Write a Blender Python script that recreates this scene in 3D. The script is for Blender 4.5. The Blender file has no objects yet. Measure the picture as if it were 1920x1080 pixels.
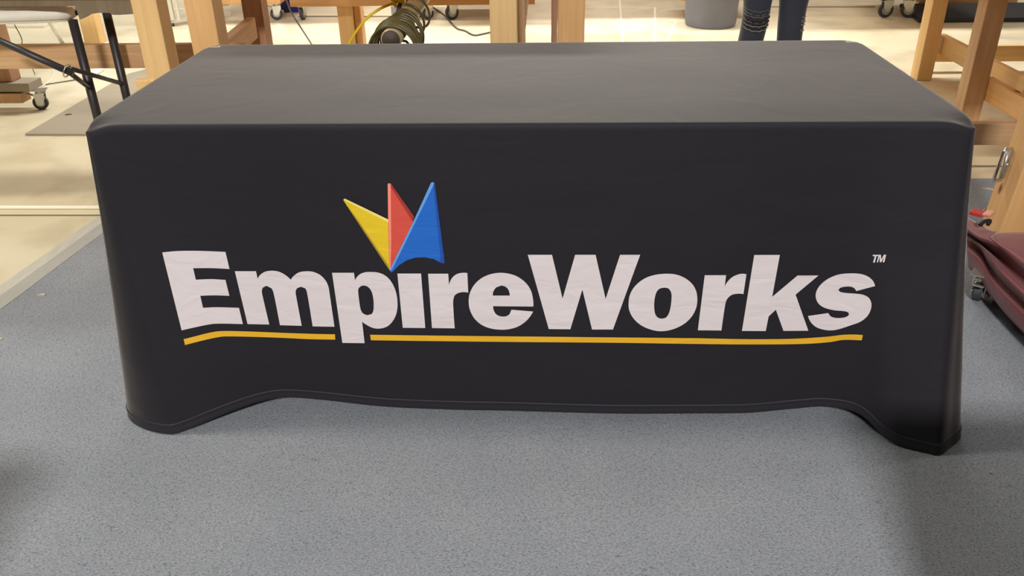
import bpy, bmesh, math, random
from mathutils import Vector, Matrix
from mathutils.bvhtree import BVHTree
from mathutils.geometry import delaunay_2d_cdt
from mathutils import noise as mnoise
random.seed(7)
sc = bpy.context.scene
COL = sc.collection
V = Vector

# ------------------------------------------------------------------ camera
CP = V((0.0522, -1.680, 1.2707)); PITCH, YAW, ROLL, FPX = 0.4920, -0.04547, -0.01773, 1592.8
_f = V((math.sin(YAW)*math.cos(PITCH), math.cos(YAW)*math.cos(PITCH), -math.sin(PITCH)))
_r0 = V((math.cos(YAW), -math.sin(YAW), 0)); _u0 = _r0.cross(_f)
_r = _r0*math.cos(ROLL) + _u0*math.sin(ROLL); _u = _u0*math.cos(ROLL) - _r0*math.sin(ROLL)
def ray(px, py): return _f + _r*((px-960)/FPX) - _u*((py-540)/FPX)
def W(px, py, Z): return CP + ray(px, py)*Z                 # point at a given distance along the view axis
def F(px, py, h=0.0):                                        # point on a horizontal plane
    d = ray(px, py); return CP + d*((h-CP.z)/d.z)
def XP(px, py, x):
    d = ray(px, py); return CP + d*((x-CP.x)/d.x)
def YP(px, py, y):                                           # point on an upright plane
    d = ray(px, py); return CP + d*((y-CP.y)/d.y)
cd = bpy.data.cameras.new('camera'); cam = bpy.data.objects.new('camera', cd); COL.objects.link(cam)
cam.matrix_world = Matrix(((_r.x, _u.x, -_f.x, CP.x), (_r.y, _u.y, -_f.y, CP.y), (_r.z, _u.z, -_f.z, CP.z), (0, 0, 0, 1)))
cd.sensor_width = 36; cd.lens = FPX/1920*36; cd.clip_start = .05; cd.clip_end = 100
sc.camera = cam

# ------------------------------------------------------------------ materials
def lin(c):
    return tuple(((x/255)/12.92 if x/255 <= .04045 else ((x/255+.055)/1.055)**2.4) for x in c)+(1,)
def newmat(name):
    m = bpy.data.materials.new(name); m.use_nodes = True
    nt = m.node_tree; return m, nt, nt.nodes, nt.links, nt.nodes['Principled BSDF']
def simple(name, rgb, rough=.6, metal=0, noise=0, nscale=20, bump=0, bscale=200, sheen=0, spec=.5, stretch=None):
    m, nt, N, L, b = newmat(name)
    b.inputs['Base Color'].default_value = lin(rgb); b.inputs['Roughness'].default_value = rough
    b.inputs['Metallic'].default_value = metal; b.inputs['Specular IOR Level'].default_value = spec
    if sheen: b.inputs['Sheen Weight'].default_value = sheen; b.inputs['Sheen Roughness'].default_value = .4
    if noise or bump:
        tc = N.new('ShaderNodeTexCoord'); mp = N.new('ShaderNodeMapping'); L.new(tc.outputs['Object'], mp.inputs[0])
        if stretch: mp.inputs['Scale'].default_value = stretch
    if noise:
        n = N.new('ShaderNodeTexNoise'); n.inputs['Scale'].default_value = nscale; n.inputs['Detail'].default_value = 5
        L.new(mp.outputs[0], n.inputs[0])
        mx = N.new('ShaderNodeMix'); mx.data_type = 'RGBA'
        c = lin(rgb); mx.inputs[6].default_value = tuple(x*(1-noise) for x in c[:3])+(1,)
        mx.inputs[7].default_value = tuple(min(1, x*(1+noise)) for x in c[:3])+(1,)
        L.new(n.outputs[0], mx.inputs[0]); L.new(mx.outputs[2], b.inputs['Base Color'])
    if bump:
        n2 = N.new('ShaderNodeTexNoise'); n2.inputs['Scale'].default_value = bscale; n2.inputs['Detail'].default_value = 4
        L.new(mp.outputs[0], n2.inputs[0]); bp = N.new('ShaderNodeBump'); bp.inputs['Strength'].default_value = bump
        bp.inputs['Distance'].default_value = .002; L.new(n2.outputs[0], bp.inputs['Height']); L.new(bp.outputs[0], b.inputs['Normal'])
    return m

def wood(name, light, dark, rough=.55, knots=True):
    m, nt, N, L, b = newmat(name)
    tc = N.new('ShaderNodeTexCoord'); oi = N.new('ShaderNodeObjectInfo')
    ad = N.new('ShaderNodeVectorMath'); ad.operation = 'ADD'
    sc_ = N.new('ShaderNodeVectorMath'); sc_.operation = 'SCALE'; sc_.inputs['Scale'].default_value = 7.3
    cb = N.new('ShaderNodeCombineXYZ'); L.new(oi.outputs['Random'], cb.inputs[0]); L.new(oi.outputs['Random'], cb.inputs[2])
    L.new(cb.outputs[0], sc_.inputs[0]); L.new(tc.outputs['Object'], ad.inputs[0]); L.new(sc_.outputs[0], ad.inputs[1])
    mp = N.new('ShaderNodeMapping'); mp.inputs['Scale'].default_value = (38, 38, 1.6); L.new(ad.outputs[0], mp.inputs[0])
    n = N.new('ShaderNodeTexNoise'); n.inputs['Scale'].default_value = 1.6; n.inputs['Detail'].default_value = 6; n.inputs['Distortion'].default_value = .6
    L.new(mp.outputs[0], n.inputs[0])
    mp2 = N.new('ShaderNodeMapping'); mp2.inputs['Scale'].default_value = (5, 5, 2.2); L.new(ad.outputs[0], mp2.inputs[0])
    n2 = N.new('ShaderNodeTexNoise'); n2.inputs['Scale'].default_value = 1.0; n2.inputs['Detail'].default_value = 2; L.new(mp2.outputs[0], n2.inputs[0])
    cr = N.new('ShaderNodeValToRGB'); cr.color_ramp.elements[0].position = .3; cr.color_ramp.elements[1].position = .68
    cr.color_ramp.elements[0].color = lin(dark); cr.color_ramp.elements[1].color = lin(light)
    mm = N.new('ShaderNodeMath'); mm.operation = 'MULTIPLY_ADD'; mm.inputs[1].default_value = .55
    m2 = N.new('ShaderNodeMath'); m2.operation = 'MULTIPLY'; m2.inputs[1].default_value = .45
    L.new(n2.outputs[0], m2.inputs[0]); L.new(n.outputs[0], mm.inputs[0]); L.new(m2.outputs[0], mm.inputs[2])
    L.new(mm.outputs[0], cr.inputs[0])
    col = cr.outputs[0]
    if knots:
        vo = N.new('ShaderNodeTexVoronoi'); vo.inputs['Scale'].default_value = 1.0
        mp3 = N.new('ShaderNodeMapping'); mp3.inputs['Scale'].default_value = (9, 9, 4.5); L.new(ad.outputs[0], mp3.inputs[0]); L.new(mp3.outputs[0], vo.inputs[0])
        r = N.new('ShaderNodeValToRGB'); r.color_ramp.elements[0].position = .07; r.color_ramp.elements[0].color = (1, 1, 1, 1)
        r.color_ramp.elements[1].position = .13; r.color_ramp.elements[1].color = (0, 0, 0, 1)
        L.new(vo.outputs['Distance'], r.inputs[0])
        mx = N.new('ShaderNodeMix'); mx.data_type = 'RGBA'; L.new(r.outputs[0], mx.inputs[0]); L.new(col, mx.inputs[6]); mx.inputs[7].default_value = lin((118, 62, 38)); col = mx.outputs[2]
    L.new(col, b.inputs['Base Color']); b.inputs['Roughness'].default_value = rough
    bp = N.new('ShaderNodeBump'); bp.inputs['Strength'].default_value = .25; bp.inputs['Distance'].default_value = .001
    L.new(n.outputs[0], bp.inputs['Height']); L.new(bp.outputs[0], b.inputs['Normal'])
    return m

M = {}
M['pine'] = wood('pine', (232, 196, 138), (214, 172, 112))
M['fir'] = wood('fir', (228, 182, 122), (206, 152, 96))
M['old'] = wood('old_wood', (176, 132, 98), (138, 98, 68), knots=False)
M['oldgrey'] = wood('grey_wood', (128, 112, 88), (100, 86, 66), knots=False)
M['oldbrown'] = wood('weathered_wood', (206, 168, 124), (176, 134, 96), knots=False)

def cloth_mat(name, rgb, sheen, rough=.62, spec=.4, noise=.06, crease=.32):
    m, nt, N, L, b = newmat(name)
    b.inputs['Roughness'].default_value = rough; b.inputs['Specular IOR Level'].default_value = spec
    b.inputs['Sheen Weight'].default_value = sheen; b.inputs['Sheen Roughness'].default_value = .35
    b.inputs['Sheen Tint'].default_value = (1, .92, .84, 1)
    tc = N.new('ShaderNodeTexCoord')
    n = N.new('ShaderNodeTexNoise'); n.inputs['Scale'].default_value = 6; n.inputs['Detail'].default_value = 4; L.new(tc.outputs['Object'], n.inputs[0])
    c = lin(rgb); mx = N.new('ShaderNodeMix'); mx.data_type = 'RGBA'
    mx.inputs[6].default_value = tuple(x*(1-noise) for x in c[:3])+(1,); mx.inputs[7].default_value = tuple(x*(1+noise) for x in c[:3])+(1,)
    L.new(n.outputs[0], mx.inputs[0]); L.new(mx.outputs[2], b.inputs['Base Color'])
    # soft creases shared by cloth and print, plus the fine weave
    mp = N.new('ShaderNodeMapping'); mp.inputs['Rotation'].default_value = (0, .5, 0); mp.inputs['Scale'].default_value = (6.5, 6.5, 16); L.new(tc.outputs['Object'], mp.inputs[0])
    n2 = N.new('ShaderNodeTexNoise'); n2.inputs['Scale'].default_value = 1; n2.inputs['Detail'].default_value = 3; n2.inputs['Distortion'].default_value = 1.2; L.new(mp.outputs[0], n2.inputs[0])
    b1 = N.new('ShaderNodeBump'); b1.inputs['Strength'].default_value = crease; b1.inputs['Distance'].default_value = .012; L.new(n2.outputs[0], b1.inputs['Height'])
    n3 = N.new('ShaderNodeTexNoise'); n3.inputs['Scale'].default_value = 900; L.new(tc.outputs['Object'], n3.inputs[0])
    b2 = N.new('ShaderNodeBump'); b2.inputs['Strength'].default_value = .12; b2.inputs['Distance'].default_value = .001; L.new(n3.outputs[0], b2.inputs['Height'])
    L.new(b1.outputs[0], b2.inputs['Normal']); L.new(b2.outputs[0], b.inputs['Normal'])
    return m
M['black_cloth'] = cloth_mat('black_polyester', (27, 25, 31), .54, .7, .3, crease=.10)
M['hem'] = cloth_mat('black_hem', (34, 32, 38), .12, crease=.1)
M['white_print'] = cloth_mat('white_print', (214, 205, 205), .0, .6, .3, .03, .42)
M['gold_print'] = cloth_mat('gold_print', (222, 170, 38), 0, .6, .3)
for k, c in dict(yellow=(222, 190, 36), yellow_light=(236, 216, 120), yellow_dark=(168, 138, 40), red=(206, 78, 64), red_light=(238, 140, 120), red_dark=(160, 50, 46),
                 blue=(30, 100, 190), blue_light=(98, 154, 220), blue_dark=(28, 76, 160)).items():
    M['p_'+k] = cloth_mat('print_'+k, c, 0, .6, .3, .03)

# concrete floor
m, nt, N, L, b = newmat('polished_concrete'); M['concrete'] = m
tc = N.new('ShaderNodeTexCoord')
n = N.new('ShaderNodeTexNoise'); n.inputs['Scale'].default_value = .9; n.inputs['Detail'].default_value = 7; n.inputs['Roughness'].default_value = .6; n.inputs['Distortion'].default_value = .5; L.new(tc.outputs['Object'], n.inputs[0])
cr = N.new('ShaderNodeValToRGB'); cr.color_ramp.elements[0].position = .3; cr.color_ramp.elements[0].color = lin((204, 192, 158)); cr.color_ramp.elements[1].position = .66; cr.color_ramp.elements[1].color = lin((226, 217, 190))
L.new(n.outputs[0], cr.inputs[0])
n2 = N.new('ShaderNodeTexNoise'); n2.inputs['Scale'].default_value = 5; n2.inputs['Detail'].default_value = 8; L.new(tc.outputs['Object'], n2.inputs[0])
r2 = N.new('ShaderNodeValToRGB'); r2.color_ramp.elements[0].position = .36; r2.color_ramp.elements[0].color = (.8, .78, .74, 1); r2.color_ramp.elements[1].position = .5; r2.color_ramp.elements[1].color = (1, 1, 1, 1); L.new(n2.outputs[0], r2.inputs[0])
mx = N.new('ShaderNodeMix'); mx.data_type = 'RGBA'; mx.blend_type = 'MULTIPLY'; mx.inputs[0].default_value = .6; L.new(cr.outputs[0], mx.inputs[6]); L.new(r2.outputs[0], mx.inputs[7])
L.new(mx.outputs[2], b.inputs['Base Color'])
rr = N.new('ShaderNodeMapRange'); rr.inputs[3].default_value = .22; rr.inputs[4].default_value = .42; L.new(n2.outputs[0], rr.inputs[0]); L.new(rr.outputs[0], b.inputs['Roughness'])

# carpet
m, nt, N, L, b = newmat('blue_grey_carpet'); M['carpet'] = m
tc = N.new('ShaderNodeTexCoord')
mp = N.new('ShaderNodeMapping'); mp.inputs['Scale'].default_value = (1.0, 1.5, 1); mp.inputs['Rotation'].default_value = (0, 0, -.35); L.new(tc.outputs['Object'], mp.inputs[0])
n = N.new('ShaderNodeTexNoise'); n.inputs['Scale'].default_value = 190; n.inputs['Detail'].default_value = 5; n.inputs['Roughness'].default_value = .75; L.new(mp.outputs[0], n.inputs[0])
cr = N.new('ShaderNodeValToRGB'); e = cr.color_ramp.elements
e[0].position = .28; e[0].color = lin((62, 66, 72)); e[1].position = .46; e[1].color = lin((150, 154, 160)); e3 = e.new(.72); e3.color = lin((182, 185, 190))
L.new(n.outputs[0], cr.inputs[0])
n2 = N.new('ShaderNodeTexNoise'); n2.inputs['Scale'].default_value = 3; n2.inputs['Detail'].default_value = 5; L.new(tc.outputs['Object'], n2.inputs[0])
r2 = N.new('ShaderNodeValToRGB'); r2.color_ramp.elements[0].position = .3; r2.color_ramp.elements[0].color = (.86, .87, .88, 1); r2.color_ramp.elements[1].position = .7; r2.color_ramp.elements[1].color = (1, 1, 1, 1); L.new(n2.outputs[0], r2.inputs[0])
mx = N.new('ShaderNodeMix'); mx.data_type = 'RGBA'; mx.blend_type = 'MULTIPLY'; mx.inputs[0].default_value = 1; L.new(cr.outputs[0], mx.inputs[6]); L.new(r2.outputs[0], mx.inputs[7])
mp4 = N.new('ShaderNodeMapping'); mp4.inputs['Scale'].default_value = (62, 170, 1); mp4.inputs['Rotation'].default_value = (0, 0, .3); L.new(tc.outputs['Object'], mp4.inputs[0])
n5 = N.new('ShaderNodeTexNoise'); n5.inputs['Scale'].default_value = 1; n5.inputs['Detail'].default_value = 4; n5.inputs['Roughness'].default_value = .7; n5.inputs['Distortion'].default_value = 1.5; L.new(mp4.outputs[0], n5.inputs[0])
r5 = N.new('ShaderNodeValToRGB'); r5.color_ramp.elements[0].position = .33; r5.color_ramp.elements[0].color = (.55, .56, .58, 1); r5.color_ramp.elements[1].position = .40; r5.color_ramp.elements[1].color = (1, 1, 1, 1); L.new(n5.outputs[0], r5.inputs[0])
mx5 = N.new('ShaderNodeMix'); mx5.data_type = 'RGBA'; mx5.blend_type = 'MULTIPLY'; mx5.inputs[0].default_value = 1; L.new(mx.outputs[2], mx5.inputs[6]); L.new(r5.outputs[0], mx5.inputs[7])
L.new(mx5.outputs[2], b.inputs['Base Color']); b.inputs['Roughness'].default_value = .95; b.inputs['Specular IOR Level'].default_value = .15
bp = N.new('ShaderNodeBump'); bp.inputs['Strength'].default_value = .7; bp.inputs['Distance'].default_value = .004; L.new(n.outputs[0], bp.inputs['Height']); L.new(bp.outputs[0], b.inputs['Normal'])

M['plastic_white'] = simple('white_plastic', (238, 233, 218), .75, noise=.03, spec=.2)
M['black_metal'] = simple('black_metal', (44, 42, 42), .42, spec=.5)
M['steel'] = simple('zinc_steel', (196, 196, 186), .32, .85, noise=.12, nscale=30)
M['chrome'] = simple('chrome', (210, 210, 212), .18, 1)
M['rubber'] = simple('dark_rubber', (52, 54, 58), .6, noise=.1)
M['wheel_core'] = simple('wheel_core', (160, 158, 146), .45, .4)
M['bin_grey'] = simple('grey_plastic', (158, 158, 166), .5, noise=.07, nscale=9)
M['bin_blue'] = simple('blue_plastic', (44, 46, 140), .45, noise=.05)
M['mat_grey'] = simple('grey_mat', (152, 142, 122), .85, noise=.12, nscale=6, bump=.4, bscale=60, stretch=(1, 8, 1))
M['black_rubber'] = simple('black_rubber_mat', (42, 42, 46), .75, noise=.15, nscale=40, bump=.5, bscale=120)
M['tape'] = simple('silver_tape', (180, 180, 174), .35, .15, noise=.1, nscale=14, bump=.5, bscale=30, stretch=(6, 1, 1))
M['tape_clear'] = simple('milky_tape', (196, 194, 182), .25, noise=.16, nscale=10, bump=.6, bscale=24, stretch=(5, 1, 1))
M['conduit'] = simple('cream_conduit', (238, 230, 206), .4)
M['joint'] = simple('joint_filler', (118, 106, 78), .8)
M['seam'] = simple('floor_seam', (232, 226, 208), .5)
M['beige'] = simple('beige_board', (204, 184, 142), .55, noise=.07, nscale=5, stretch=(1, 1, .2))
M['pole'] = simple('galvanised_pole', (176, 158, 120), .45, .1, noise=.12, nscale=8, stretch=(1, 1, .2))
M['poledark'] = simple('pole_core', (70, 58, 46), .7)
M['hose'] = simple('olive_hose', (84, 76, 42), .38, noise=.1)
M['yellow'] = simple('yellow_cord', (236, 206, 40), .5, bump=.4, bscale=400)
M['cord'] = simple('grey_cord', (84, 76, 62), .5)
M['cord_white'] = simple('white_cord', (226, 220, 204), .5)
M['handle'] = simple('navy_handle', (44, 38, 66), .35)
M['denim'] = simple('black_blue_denim', (38, 42, 54), .85, noise=.3, nscale=12, bump=.5, bscale=160, sheen=.2)
M['denim_tear'] = simple('torn_black_denim', (34, 32, 34), .9)
M['thread'] = simple('frayed_thread', (138, 132, 128), .9)
M['skin'] = simple('skin', (196, 146, 118), .5)
M['shirt'] = simple('charcoal_shirt', (58, 60, 68), .85)
M['hair'] = simple('brown_hair', (58, 40, 28), .6)
M['shoe'] = simple('grey_shoe', (70, 70, 74), .7)
M['maroon'] = simple('maroon_fabric', (122, 52, 56), .55, noise=.1, nscale=7, bump=.25, bscale=30, sheen=.25)
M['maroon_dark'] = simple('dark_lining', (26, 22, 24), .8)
M['red'] = simple('red_webbing', (186, 52, 44), .6)
M['peach'] = simple('peach_webbing', (218, 150, 122), .6)
M['alu'] = simple('white_aluminium', (222, 220, 210), .35, .3)
M['paper'] = simple('paper', (236, 232, 220), .7)
M['chip'] = simple('pale_wood_chip', (190, 180, 158), .8)
M['lightbox'] = simple('pale_cardboard', (210, 200, 174), .6, noise=.05)
M['ink'] = simple('purple_ink', (70, 54, 130), .6)
M['fixture'] = simple('white_fixture', (230, 230, 228), .5)

# ------------------------------------------------------------------ helpers
def link(o, parent=None):
    COL.objects.link(o)
    if parent is not None: o.parent = parent
    return o
def tag(o, label=None, cat=None, group=None, kind=None):
    if label: o['label'] = label
    if cat: o['category'] = cat
    if group: o['group'] = group
    if kind: o['kind'] = kind
    return o
def empty(name, loc, label, cat, group=None):
    o = bpy.data.objects.new(name, None); link(o); o.location = loc; o.empty_display_size = .05
    return tag(o, label, cat, group)
def wpos(o):
    return o.location if o.parent is None else o.location + wpos(o.parent)
def finish(name, bm, mat, parent=None, origin=None, smooth=False, rot=None):
    """link bm (local coordinates about origin, world axes unless rot) as one mesh object"""
    bmesh.ops.recalc_face_normals(bm, faces=bm.faces)
    me = bpy.data.meshes.new(name); bm.to_mesh(me); bm.free()
    if smooth:
        for p in me.polygons: p.use_smooth = True
    o = bpy.data.objects.new(name, me); me.materials.append(M[mat] if isinstance(mat, str) else mat)
    link(o, parent)
    org = V(origin) if origin is not None else V((0, 0, 0))
    o.location = org - (wpos(parent) if parent is not None else V((0, 0, 0)))
    if rot is not None: o.rotation_euler = rot.to_euler()
    return o
def frame(zdir, side=None):
    z = V(zdir).normalized(); s = V(side) if side is not None else (V((1, 0, 0)) if abs(z.x) < .9 else V((0, 1, 0)))
    x = (s - z*s.dot(z)).normalized(); y = z.cross(x)
    return Matrix((x, y, z)).transposed()
def box_bm(sx, sy, sz, bev=.004, seg=2, bm=None, mat=None):
    b2 = bmesh.new(); bmesh.ops.create_cube(b2, size=1); bmesh.ops.scale(b2, vec=(sx, sy, sz), verts=b2.verts)
    if bev: bmesh.ops.bevel(b2, geom=b2.edges[:]+b2.verts[:], offset=bev, segments=seg, affect='EDGES', profile=.6)
    if mat is not None: bmesh.ops.transform(b2, matrix=mat, verts=b2.verts)
    if bm is None: return b2
    me = bpy.data.meshes.new('t'); b2.to_mesh(me); b2.free(); bm.from_mesh(me); bpy.data.meshes.remove(me); return bm
def lumber(name, p0, p1, w, d, mat, parent=None, side=None, bev=.004):
    p0, p1 = V(p0), V(p1); R = frame(p1-p0, side)
    return finish(name, box_bm(w, d, (p1-p0).length, bev), mat, parent, (p0+p1)/2, rot=R)
def box(name, lo, hi, mat, parent=None, bev=.004):
    lo, hi = V(lo), V(hi); s = hi-lo
    return finish(name, box_bm(s.x, s.y, s.z, bev), mat, parent, (lo+hi)/2)
def add_tube(bm, pts, r, n=10, cap=True, closed=False):
    pts = [V(p) for p in pts]; rings = []
    m_ = len(pts); prev = None
    for i, p in enumerate(pts):
        a = pts[(i-1) % m_] if (closed or i > 0) else p; c = pts[(i+1) % m_] if (closed or i < m_-1) else p
        t = (c-a).normalized()
        if prev is None: x = t.orthogonal().normalized()
        else: x = (prev - t*prev.dot(t)).normalized()
        prev = x; y = t.cross(x); rr_ = r[i] if isinstance(r, (list, tuple)) else r
        rings.append([bm.verts.new(p + (x*math.cos(2*math.pi*k/n)+y*math.sin(2*math.pi*k/n))*rr_) for k in range(n)])
    for i in range(m_ if closed else m_-1):
        A, B = rings[i], rings[(i+1) % m_]
        for k in range(n): bm.faces.new((A[k], A[(k+1) % n], B[(k+1) % n], B[k]))
    if cap and not closed: bm.faces.new(rings[0][::-1]); bm.faces.new(rings[-1])
    return bm
def catmull(pts, n=8, closed=False):
    pts = [V(p) for p in pts]; out = []; m_ = len(pts)
    for i in range(m_ if closed else m_-1):
        if closed: a, b_, c, d = pts[(i-1) % m_], pts[i], pts[(i+1) % m_], pts[(i+2) % m_]
        else: a, b_, c, d = pts[max(i-1, 0)], pts[i], pts[i+1], pts[min(i+2, m_-1)]
        for k in range(n):
            t = k/n; out.append(.5*((2*b_)+(-a+c)*t+(2*a-5*b_+4*c-d)*t*t+(-a+3*b_-3*c+d)*t**3))
    if not closed: out.append(pts[-1])
    return out
def tube(name, pts, r, mat, parent=None, n=10, smoothpts=0, closed=False):
    if smoothpts: pts = catmull(pts, smoothpts, closed)
    org = V(pts[0]); bm = bmesh.new(); add_tube(bm, [V(p)-org for p in pts], r, n, closed=closed)
    return finish(name, bm, mat, parent, org, smooth=True)
def prism(name, poly, height, mat, parent=None, bev=.004, smooth=False):
    """horizontal polygon (world xyz, z = underside) extruded upward"""
    org = V(poly[0]); bm = bmesh.new(); vs = [bm.verts.new(V(p)-org) for p in poly]; f = bm.faces.new(vs)
    r = bmesh.ops.extrude_face_region(bm, geom=[f]); bmesh.ops.translate(bm, vec=(0, 0, height), verts=[v for v in r['geom'] if isinstance(v, bmesh.types.BMVert)])
    if bev: bmesh.ops.bevel(bm, geom=[e for e in bm.edges if abs(e.verts[0].co.z-e.verts[1].co.z) < 1e-5], offset=bev, segments=3, affect='EDGES')
    return finish(name, bm, mat, parent, org, smooth)

# ------------------------------------------------------------------ setting
def slab(name, x0, x1, y0, y1, z0, z1, mat):
    o = box(name, (x0, y0, z0), (x1, y1, z1), mat, None, 0); tag(o, kind='structure'); return o
M['wall'] = simple('painted_wall', (214, 208, 196), .8)
slab('wall_back', -12, 12, 14, 14.2, 0, 6, 'wall'); slab('wall_left', -12.2, -12, -6, 14.2, 0, 6, 'wall'); slab('wall_right', 12, 12.2, -6, 14.2, 0, 6, 'wall')
floor = slab('floor', -12, 12, -6, 14, -.1, 0, 'concrete')
CL = [F(0, 572), F(180, 439)]
dr = (CL[1]-CL[0]).normalized()
def cl(y): return CL[0].x + dr.x/dr.y*(y-CL[0].y)
YB = F(1840, 337).y
carpet = prism('carpet', [(cl(-3.5), -3.5, .0), (3.4, -3.5, .0), (3.4, YB, .0), (cl(YB), YB, .0)], .006, 'carpet', bev=0)
tag(carpet, 'blue-grey low pile carpet spread on the concrete under the black table', 'carpet')
# silver tape along its left edge, with a milky strip beside
def strip(name, off0, off1, z, mat, y0=-3.4, y1=None):
    y1 = YB if y1 is None else y1; bm = bmesh.new(); n_ = 60; org = V((cl(y0), y0, z))
    L0 = []; L1 = []
    for i in range(n_+1):
        y = y0+(y1-y0)*i/n_; w0 = .004*mnoise.noise(V((y*5, off0*9, 1))); w1 = .004*mnoise.noise(V((y*6, off1*9, 7)))
        L0.append(bm.verts.new(V((cl(y)+off0+w0, y, z))-org)); L1.append(bm.verts.new(V((cl(y)+off1+w1, y, z+.0))-org))
    for i in range(n_): bm.faces.new((L0[i], L1[i], L1[i+1], L0[i+1]))
    r = bmesh.ops.extrude_face_region(bm, geom=bm.faces[:]); bmesh.ops.translate(bm, vec=(0, 0, .0008), verts=[v for v in r['geom'] if isinstance(v, bmesh.types.BMVert)])
    return finish(name, bm, mat, None, org)
tag(strip('floor_tape', -.028, .030, .0065, 'tape'), 'silver tape holding down the left carpet edge', 'tape')
tag(strip('floor_tape', -.085, -.030, .0004, 'tape_clear'), 'worn milky tape on concrete just outside the silver tape', 'tape')
# cream conduit and the sawn joint beside it
pa, pb = F(-60, 392), F(330, 392)
tag(tube('conduit', [pa+V((-.6, 0, .007)), pb+V((0, 0, .007))], .0075, 'conduit', n=12), 'thin cream conduit lying on concrete left of the black table', 'conduit')
ja, jb = F(-60, 404), F(320, 404)
jn = box('trim_1', (ja.x-.6, ja.y-.006, 0), (jb.x, ja.y+.006, .0012), 'joint', bev=0); tag(jn, kind='structure')
# pale floor seams far behind
def seam(nm, a, b, w, mat='seam'):
    R = frame(b-a, (0, 0, 1)); o = finish(nm, box_bm(.0014, w, (b-a).length, 0), mat, None, (a+b)/2+V((0, 0, .0007)), rot=R); tag(o, kind='structure')
seam('trim_2', F(1162, 0), F(1168, 84), .012); seam('trim_3', F(1228, 14), F(1228, 84), .014); seam('trim_4', F(1100, 13), F(1222, 15), .012)
seam('trim_5', F(1268, 40), F(1245, 90), .01); seam('trim_6', F(560, 31), F(800, 31), .05, 'joint'); seam('trim_7', F(1440, 13), F(1640, 13), .04, 'joint')
pr = F(1840, 312); seam('trim_8', V((1.4, pr.y, 0)), V((3.5, pr.y, 0)), .02, 'joint')

# ------------------------------------------------------------------ the tablecloth
TZ = .748; HX = .916; Y0 = 0.0; Y1 = .764
def hemf(px, py, y):                                     # hem point: where the view of the hem crosses the upright plane y
    p = YP(px, py, y); return V((p.x, p.y, max(p.z, .009)))
rc = .022
ctl = []   # (T, B)
def C(tx, ty, B): ctl.append((V((tx, ty, TZ)), V(B)))
# front, left to right
C(-HX+.004, Y0+.012, F(240, 780, .009)); C(-HX+.008, Y0+.004, F(268, 803, .009)); C(-HX+.022, Y0, F(318, 814, .009))
for tx, px, py, y in [(-.86, 352, 805, -.065), (-.80, 395, 787, -.045), (-.72, 442, 768, -.02), (-.64, 490, 752, 0.0), (-.57, 535, 745, .012), (-.48, 600, 749, .012), (-.34, 720, 762, .006),
                      (-.19, 850, 768, .0), (-.06, 960, 770, .0), (.14, 1150, 775, 0.), (.30, 1300, 775, 0.), (.42, 1400, 774, 0.), (.52, 1480, 767, .004), (.60, 1540, 762, .0), (.665, 1590, 768, -.018),
                      (.715, 1622, 783, -.04), (.76, 1655, 815, -.075), (.80, 1690, 836, -.095), (.86, 1735, 853, -.115)]:
    C(tx, Y0, hemf(px, py, y))
C(HX-.02, Y0, F(1762, 852, .009)); C(HX-.007, Y0+.005, F(1782, 838, .009)); C(HX-.001, Y0+.013, F(1801, 818, .009)); C(HX, Y0+.03, (1.035, .02, .009))
# right side, back, left side
for y, bx in [(.10, 1.03), (.22, 1.0), (.38, .985), (.54, .99), (.66, 1.0)]: C(HX, y, (bx, y+.01, .012))
C(HX, Y1-.07, (1.0, .79, .01)); C(HX-.012, Y1-.032, (.985, .83, .01)); C(HX-.032, Y1-.012, (.96, .85, .01)); C(HX-.07, Y1, (.92, .85, .01))
for x in (.7, .4, 0, -.4, -.7): C(x, Y1, (x*1.02, .81, .012))
C(-HX+.07, Y1, (-.92, .85, .01)); C(-HX+.032, Y1-.012, (-.96, .85, .01)); C(-HX+.012, Y1-.032, (-.985, .83, .01)); C(-HX, Y1-.07, (-1.0, .79, .01))
for y, bx in [(.60, -.99), (.45, -.975), (.30, -.97), (.17, -.985), (.07, -1.0)]: C(-HX, y, (bx, y, .012))
SUB = 10
Tp = catmull([c[0] for c in ctl], SUB, True); Bp = catmull([c[1] for c in ctl], SUB, True)
def cdrop(p): return .015*sum(math.exp(-((p.x-sx_*HX)**2+(p.y-Y0)**2)/.0016) for sx_ in (-1, 1))
for p in Tp: p.z -= cdrop(p)
NU = len(Tp); ctr = V((0, (Y0+Y1)/2, TZ))
def inset(p, d):                                        # move towards the middle of the table top
    q = V(p); q.y = min(max(q.y, Y0+d), Y1-d) ; q.x = max(min(q.x, HX-d), -HX+d); return q
rows = []
for d, dz in [(.012, 0), (.005, 0), (.0018, -.0016)]: rows.append([V((q.x, q.y, TZ-cdrop(q)+dz)) for q in (inset(p, d) for p in Tp)])
NV = 70
def drape(i, t):
    T, B = Tp[i], Bp[i]; p = T.lerp(B, t); 
    # keep the fall of the cloth plumb near the top, then let it swing out
    g = t**1.12; p.x = T.x+(B.x-T.x)*g; p.y = T.y+(B.y-T.y)*g
    nrm = V((B.y*0, -1, 0)) if T.y < .01 else V((math.copysign(1, T.x), 0, 0))
    k = min(1, t*4)*min(1, (1-t)*6+.2)
    a = (.0035*mnoise.noise(V((p.x*2.6, p.y*3, p.z*3))) + .0012*mnoise.noise(V((p.x*9+5, p.y*9, p.z*14))))*k
    return p + nrm*a
for j in range(NV+1):
    t = (.006+.994*(j/NV))
    rows.append([drape(i, t) for i in range(NU)])
bm = bmesh.new(); org = V((0, .38, 0)); g = [[bm.verts.new(p-org) for p in r] for r in rows]
for a in range(len(g)-1):
    for i in range(NU):
        bm.faces.new((g[a][i], g[a][(i+1) % NU], g[a+1][(i+1) % NU], g[a+1][i]))
bmesh.ops.remove_doubles(bm, verts=bm.verts, dist=1e-5)
ring = []
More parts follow.
